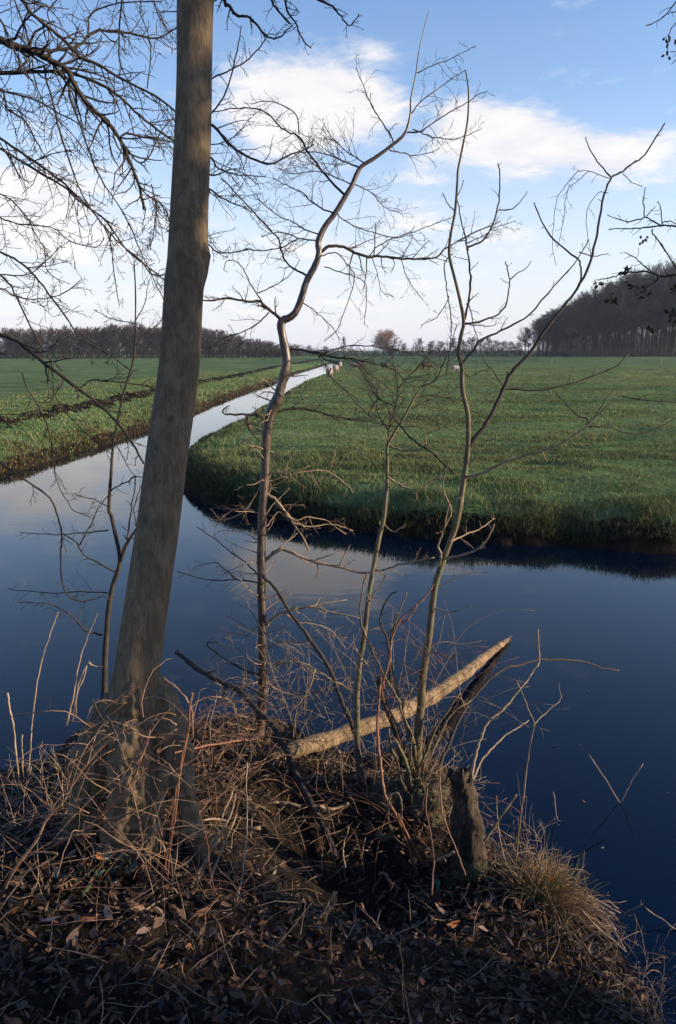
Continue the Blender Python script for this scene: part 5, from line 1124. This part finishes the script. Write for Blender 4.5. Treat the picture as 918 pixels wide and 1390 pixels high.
shoot2('greenish straight shoot leaning right from the stump foot', [(657, 1142), (668, 1128), (680, 1108), (692, 1092), (701, 1078)], 4.4, 3.6, 2.75, 2.85, 'coppice')
shoot2('thin upright shoot between the stump and the tussock', [(690, 1180), (684, 1165), (678, 1135), (675, 1105), (674, 1080)], 2.6, 1.6, None, None, 'twig_lit')
shoot2('dark red stem curving before the stump', [(632, 1188), (622, 1160), (615, 1143), (607, 1123), (601, 1104), (598, 1075), (597, 1050)], 2.6, 2, 2.66, 2.9, 'bramble_red')
shoot2('thin red stem left of the stump standing in the leaves', [(586, 1215), (589, 1170), (587, 1145), (583, 1122), (578, 1099), (580, 1070)], 2.6, 1.8, 2.72, 3.0, 'bramble_red')
shoot2('pair of orange-red dead stems leaning below the stool', [(568, 1192), (560, 1165), (551, 1140), (541, 1112), (529, 1092)], 3.4, 4, None, 2.95, 'bramble_red')
shoot2('orange-red dead stem parted right of its pair', [(576, 1176), (562, 1152), (552, 1130), (540, 1105)], 3.2, 3.4, None, 2.97, 'bramble_red')
shoot2('staple-shaped bent stem under the stool', [(527, 1115), (528, 1090), (530, 1080), (537, 1076), (543, 1080), (545, 1090), (545, 1112)], 2.6, 2.4, 2.95, 2.95, 'twig_lit')
shoot2('thin stick poking out of the water at the lower right corner', [(930, 1270), (905, 1252), (875, 1232)], 2.2, 1.4, G(930, 1270, 0)[1], G(875, 1232, .06)[1], 'reed')
shoot2('dry straw leaning out over the water beside the tussock', [(795, 1215), (815, 1224), (842, 1240)], 2.4, 1.8, 2.75, 2.75, 'reed')
shoot2('long dry straw at the right foot of the tussock', [(790, 1235), (810, 1258), (835, 1278), (850, 1292)], 2.4, 1.6, 2.62, 2.6, 'reed')
shoot2('short dry straw at the right foot of the tussock', [(848, 1288), (836, 1265), (824, 1243)], 2, 1.4, 2.58, 2.6, 'reed')
shoot2('grey stick leaning left of the tussock', [(714, 1215), (692, 1182), (675, 1160), (660, 1145)], 2.4, 2, None, 2.75, 'twig')
for (lab, p_) in [('thin left arm of a V-shaped reed standing in the right water', [(842, 1090), (822, 1058), (800, 1025)]), ('thin right arm of a V-shaped reed standing in the right water', [(843, 1090), (857, 1062), (873, 1036)]), ('lone short straw standing in the water above the tussock', [(756, 1114), (754, 1095), (751, 1075)])]:
    y_ = G(*p_[0], 0)[1]; stick('water_straw', lab, 'reed', p_, 1.6, 1.2, y_, y_ + .03, 'reed', RG, 0)

# ------------------------------------------------------------------ grass tussock
b = near_hit(738, 1222); Tk = thing('grass_tussock', 'straw and green grass tussock overhanging the water at lower right', 'tussock', b)
rng = np.random.default_rng(80); gl, gc = [], []
for k in range(760):
    p_ = b + np.array([rng.normal(0, .055), rng.normal(0, .06), 0]); p_[2] = max(float(near_z(np.array([p_[0]]), np.array([p_[1]]))[0]), .05) - .01
    hang_ = rng.random() < .45; out = (p_ - b) * 2.2 + (np.array([.34, -.10, 0]) if hang_ else np.array([.03, 0, 0])); L_ = rng.uniform(.16, .34) if hang_ else rng.uniform(.10, .27); dr_ = rng.uniform(1.2, 2.6) if hang_ else rng.uniform(.1, 1.0)
    d = norm(out * rng.uniform(.3, 1.5) + np.array([rng.normal(0, .3), rng.normal(0, .3), 1.0])); pts = [p_]
    for i in range(5): d = norm(d + np.array([out[0] * .25, out[1] * .25, -.26 * dr_]) + rng.normal(0, .13, 3)); pts.append(pts[-1] + d * L_ / 5)
    gl.append((np.array(pts), np.array([.0022, .0020, .0018, .0014, .001, .0004]) * rng.uniform(.6, 1.2))); gr = (not hang_) and rng.random() < .4
    c = (np.array([.13, .155, .035]) if gr else np.array([.42, .265, .14])) * rng.uniform(.45, 1.25); gc.append(np.repeat(c[None], 18, 0))
V, f = tubes(gl, 3); me = mesh_np('blades', V, f); set_tint(me, np.concatenate(gc)); o = link('blades', me, M['leaf'], Tk); o['kind'] = 'stuff'

# ------------------------------------------------------------------ litter and tangles (nobody could count them)
def leaf_mesh(name, cs, ss, cols, rng, flatness=.6):
    n = len(cs); u1 = rng.normal(0, 1, (n, 3)); u1[:, 2] *= (1 - flatness); u1 = norm(u1); nr = rng.normal(0, .75, (n, 3)) + np.array([0, 0, 1.0]); u2 = norm(np.cross(u1, nr)); u3 = np.cross(u1, u2)
    s_ = ss[:, None]; cu_ = rng.uniform(-.9, 1.5, (n, 1)); wd_ = rng.uniform(.22, .62, (n, 1))
    V = np.stack([cs - u1 * s_, cs - u1 * s_ * .2 + u2 * s_ * wd_ + u3 * s_ * cu_ * .5, cs + u1 * s_ * .55 + u2 * s_ * wd_ * .6 + u3 * s_ * cu_ * .6, cs + u1 * s_ + u3 * s_ * cu_ * .5,
                  cs + u1 * s_ * .55 - u2 * s_ * wd_ * .6 + u3 * s_ * cu_ * .6, cs - u1 * s_ * .2 - u2 * s_ * wd_ + u3 * s_ * cu_ * .5, cs + u1 * s_ * .2 + u3 * s_ * cu_ * .1], 1)
    i = np.arange(n)[:, None] * 7; t = np.array([[0, 6, 1], [1, 6, 2], [2, 6, 3], [3, 6, 4], [4, 6, 5], [5, 6, 0]])
    me = mesh_np(name, V.reshape(-1, 3), [(i[:, :, None] + t[None]).reshape(-1, 3)], True); set_tint(me, np.repeat(cols, 7, 0)); return me
rng = np.random.default_rng(90)
PAL = np.array([[.16, .085, .05], [.11, .062, .04], [.22, .13, .08], [.075, .048, .036], [.25, .165, .115], [.06, .045, .045], [.20, .085, .04]])
def litter_pts(n, x0, x1, y0, y1):
    x, y = rng.uniform(x0, x1, n), rng.uniform(y0, y1, n); d = sdist(x, y, NEAR); k = d > .02; x, y = x[k], y[k]; return x, y, near_z(x, y)
x, y, z = litter_pts(42000, -2.8, 2.4, .6, 4.3)
pit = G(440, 1150, .25); k = np.hypot(x - pit[0], y - pit[1]) > .42 * rng.uniform(.6, 1.25, len(x)); x, y, z = x[k], y[k], z[k]
cs = np.stack([x, y, z + rng.uniform(.0, .04, len(x))], -1); ss = rng.uniform(.006, .022, len(x)) * np.where(rng.random(len(x)) < .12, 1.5, 1); cols = PAL[rng.integers(0, 7, len(x))] * rng.uniform(.12, .9, (len(x), 1))
o = link('leaf_litter', leaf_mesh('leaf_litter', cs, ss, cols, rng), M['leaf'], kind='stuff'); o['label'] = 'brown dead leaf litter covering the bank'
x, y, z = litter_pts(2600, -2.6, 2.2, .6, 4.3); lines = []
for a, c, d_ in zip(x, y, z):
    an = rng.uniform(0, 6.28); L_ = rng.uniform(.04, .22); lines.append(grow(np.array([a, c, d_ + rng.uniform(.0, .03)]), np.array([math.cos(an), math.sin(an), rng.normal(.08, .22)]), L_, rng.uniform(.0010, .0032), rng, 5, .16))
o = link('twig_litter', tube_mesh('twig_litter', lines, 4), M['twig_lit'], kind='stuff'); o['label'] = 'short broken twigs scattered through the dead leaves'
# larger fallen leaves lying on top, each a thing
spots = [(247, 1232), (178, 1196), (96, 1168), (112, 1155), (58, 1236), (215, 1255), (140, 1176), (30, 1214), (82, 1190), (236, 1268), (160, 1230), (70, 1262), (120, 1262), (18, 1250), (196, 1280), (275, 1255), (300, 1240), (290, 1278), (46, 1282), (100, 1290),
         (600, 1240), (640, 1252), (585, 1262), (655, 1272), (620, 1285), (560, 1250), (680, 1262), (705, 1235), (720, 1262), (690, 1290), (540, 1280), (745, 1275), (665, 1228), (612, 1262), (500, 1290), (770, 1282), (262, 1205), (210, 1206), (152, 1252), (8, 1276)]
for k, (px, py) in enumerate(spots):
    h_ = near_hit(px, py); s_ = rng.uniform(.024, .036); col_ = np.array([[.30, .13, .06], [.20, .12, .085], [.36, .24, .18]][k % 3]) * rng.uniform(.8, 1.1)
    me = leaf_mesh('fallen_leaf', np.zeros((1, 3)), np.array([s_]), col_[None], rng, .7); o = link('fallen_leaf', me, M['leaf'], loc=h_ + np.array([0, 0, .035]))
    tag(o, 'larger ' + ('rusty orange', 'dull brown', 'pale pinkish')[k % 3] + ' leaf on the litter ' + ('below the big trunk' if px < 310 else 'in the corner right of the dark hollow'), 'leaf', 'larger fallen leaves on the bank')
# ivy patches
for (px, py, n_, sp_, lab) in [(165, 1190, 14, .06, 'few dark ivy leaves on the litter right below the big trunk'), (112, 1206, 12, .06, 'dark ivy leaves on the litter at lower left'), (700, 1196, 16, .05, 'small green ivy leaves at the left side of the tussock'), (612, 1205, 10, .04, 'tiny green ivy leaves at the foot of the stump'), (728, 1222, 8, .04, 'pale green leaves on the bank right under the tussock')]:
    h_ = near_hit(px, py); cs = h_ + np.stack([rng.normal(0, sp_, n_), rng.normal(0, sp_, n_), rng.uniform(.03, .06, n_)], -1)
    iv = thing('ivy_patch', lab, 'ivy', h_); cl_ = np.array([.035, .065, .038])[None] * rng.uniform(.6, 1.5, (n_, 1))
    for q in range(n_): link('leaf', leaf_mesh('leaf', cs[q:q + 1], rng.uniform(.016, .028, 1), cl_[q:q + 1], rng, .8), M['ivy'], iv)
# tangles of dead bramble
def tangle(label, regions, mat, seed, name='bramble_tangle'):
    rng = np.random.default_rng(seed); lines = []
    for (x0, x1, y0, y1, n_, L0, L1, r0, r1, up_, dYo) in regions:
        for k in range(n_):
            px, py = rng.uniform(x0, x1), rng.uniform(y0, y1); h_ = near_hit(px, py + rng.uniform(0, 25)) if dYo is None else P(px, py, dYo + rng.normal(0, .12))
            an = rng.uniform(0, 6.28); L_ = rng.uniform(L0, L1); d = norm(np.array([math.cos(an), math.sin(an) * .7, up_ * rng.uniform(.2, 1.6)])); p_ = [h_]; n = 9; dr_ = rng.uniform(.05, .22)
            for i in range(n - 1): d = norm(d + np.array([0, 0, -dr_]) + rng.normal(0, .13, 3)); p_.append(p_[-1] + d * L_ / (n - 1))
            l = (np.array(p_), rng.uniform(r0, r1) * np.linspace(1, .5, n)); lines.append(l)
            if rng.random() < .5: lines += sprout(l, 3, L_ * .3, rng, 1, rmin=.0008, n=5)
    o = link(name, tube_mesh(name, lines, 4), M[mat], kind='stuff'); o['label'] = label
tangle('dead brown bramble tangle round the trunk foot and below the log', [
    (250, 360, 960, 1045, 90, .15, .55, .0012, .0030, .5, None), (385, 530, 1030, 1110, 90, .12, .45, .0012, .003, .35, None), (200, 330, 1060, 1230, 90, .15, .6, .0011, .0026, .9, None), (60, 330, 1180, 1320, 30, .12, .5, .0010, .0024, .5, None), (480, 760, 1200, 1320, 26, .10, .4, .0010, .0022, .5, None),
    (0, 180, 1090, 1220, 50, .15, .55, .0011, .0024, .8, None), (110, 265, 960, 1160, 70, .12, .4, .001, .0022, .6, YB + .05), (250, 350, 930, 1010, 40, .15, .5, .0012, .0026, .4, 3.75)], 'bramble', 91)
tangle('thin dead twigs standing up round the saplings and the stool', [
    (330, 420, 960, 1040, 34, .2, .6, .001, .0022, 1.6, None), (430, 620, 1000, 1100, 66, .18, .6, .001, .0024, 1.8, None), (600, 720, 1090, 1210, 30, .12, .4, .001, .002, 1.6, None), (400, 640, 930, 1010, 56, .3, .75, .0009, .0019, 2.2, Yr + .1), (330, 460, 900, 990, 40, .25, .6, .0009, .0017, 1.6, Yk - .05)], 'twig_lit', 92, 'twig_tangle')
tangle('rusty red bramble strands among the brown ones', [(240, 350, 970, 1060, 26, .2, .6, .0012, .0024, .5, None), (500, 640, 1060, 1220, 22, .15, .5, .0011, .0022, 1.2, None), (200, 300, 1100, 1220, 14, .2, .6, .0012, .0022, 1.0, None), (480, 620, 900, 1010, 20, .3, .7, .0010, .0019, 2.0, Yr + .05)], 'bramble_red', 93)
tangle('dry matted grass and reed stubble along the left water edge', [(-10, 130, 1030, 1130, 130, .10, .34, .0009, .0018, 1.6, None), (760, 840, 1215, 1300, 60, .08, .25, .0009, .0016, 1.0, None), (835, 905, 1290, 1395, 110, .06, .22, .0009, .0016, 1.2, None), (690, 740, 1120, 1170, 40, .06, .2, .0009, .0016, 1.2, None)], 'reed', 94, 'reed_stubble')
# dark submerged weed and dead stems showing at the right water edge
# floating specks
for (px, py) in [(792, 1088), (787, 1010), (799, 939), (907, 1075), (831, 1238), (818, 1150), (833, 1243), (752, 1012)]:
    p_ = G(px, py, .006); me = leaf_mesh('floating_leaf', np.zeros((1, 3)), np.array([rng.uniform(.011, .018)]), np.array([[.30, .22, .14]]), rng, .97); o = link('floating_leaf', me, M['leaf'], loc=p_)
    tag(o, 'small pale leaf floating on the dark water at right', 'leaf', 'leaves floating on the right water')

# ------------------------------------------------------------------ bank trees and bushes off the right edge: they throw the foreground shade
def bank_tree(x, y, h, cw, bare, seed, label):
    mt, mc, a, b_ = far_tree(seed, h, cw, bare, 26, M['trunk'], M['twig'], .8, .5)
    z_ = float(near_z(np.array([x]), np.array([y]))[0]); e = thing('bank_tree', label, 'tree', (x, y, z_), 'trees along the near bank beyond the right edge')
    for nm, me, m_ in (('trunk', mt, a), ('crown', mc, b_)):
        if me is None: continue
        me.materials.append(m_); c = bpy.data.objects.new(nm, me); COL.objects.link(c); c.parent = e
        if nm == 'crown': c['kind'] = 'stuff'
SL = 'bare tree on the near bank beyond the right edge'
bank_tree(8.0, .9, 9.5, 2.4, .41, 401, SL); bank_tree(13.0, .1, 11, 2.8, .45, 402, SL); bank_tree(10.5, -1.0, 10, 2.8, .40, 404, SL)
def bank_bush(x, y, h, w_, seed):
    rng = np.random.default_rng(seed); lines = []; z_ = float(near_z(np.array([x]), np.array([y]))[0]); e = thing('bank_bush', 'dense bare bush on the near bank beyond the right edge', 'bush', (x, y, z_), 'bushes along the near bank beyond the right edge')
    for k in range(34):
        d = norm(np.array([rng.normal(0, .45), rng.normal(0, .45), 1.0])); q = grow(np.array([x + rng.normal(0, w_ * .3), y + rng.normal(0, w_ * .3), z_ - .05]), d, h * rng.uniform(.6, 1.1), .012, rng, 8, .14, .05); lines.append(q)
        lines += sprout(q, 12, h * .4, rng, 2, (25, 70), .1, 1, .6, .0035, .05, .18, 5, 5)
    link('stems', tube_mesh('stems', lines, 3), M['twig'], e)
for i, (x, y, h, w_) in enumerate([(4.6, 1.2, 1.9, 1.0), (5.3, .6, 2.3, 1.2), (6.3, 1.0, 2.1, 1.2), (7.5, .6, 2.0, 1.2), (9.5, .2, 2.4, 1.4), (6.5, -.2, 1.7, 1.1), (12, -.6, 2.6, 1.6)]): bank_bush(x, y, h, w_, 420 + i)

# ------------------------------------------------------------------ air between here and the far woods
hb = mesh_np('haze', np.array([(x, y, z) for z in (-2.5, 34.0) for x, y in ((-2700, -500), (2700, -500), (2700, 2700), (-2700, 2700))], float), [np.array([[0, 3, 2, 1], [4, 5, 6, 7], [0, 1, 5, 4], [1, 2, 6, 5], [2, 3, 7, 6], [3, 0, 4, 7]])], False)
m = bpy.data.materials.new('winter_haze'); m.use_nodes = True; nt = m.node_tree; nt.nodes.clear()
ou = nt.nodes.new('ShaderNodeOutputMaterial'); pv = nt.nodes.new('ShaderNodeVolumePrincipled'); pv.inputs['Color'].default_value = (.74, .83, 1, 1); pv.inputs['Density'].default_value = .00022
nt.links.new(pv.outputs[0], ou.inputs['Volume'])
o = link('haze', hb, m, kind='stuff'); o['label'] = 'thin bluish winter haze over the pasture'
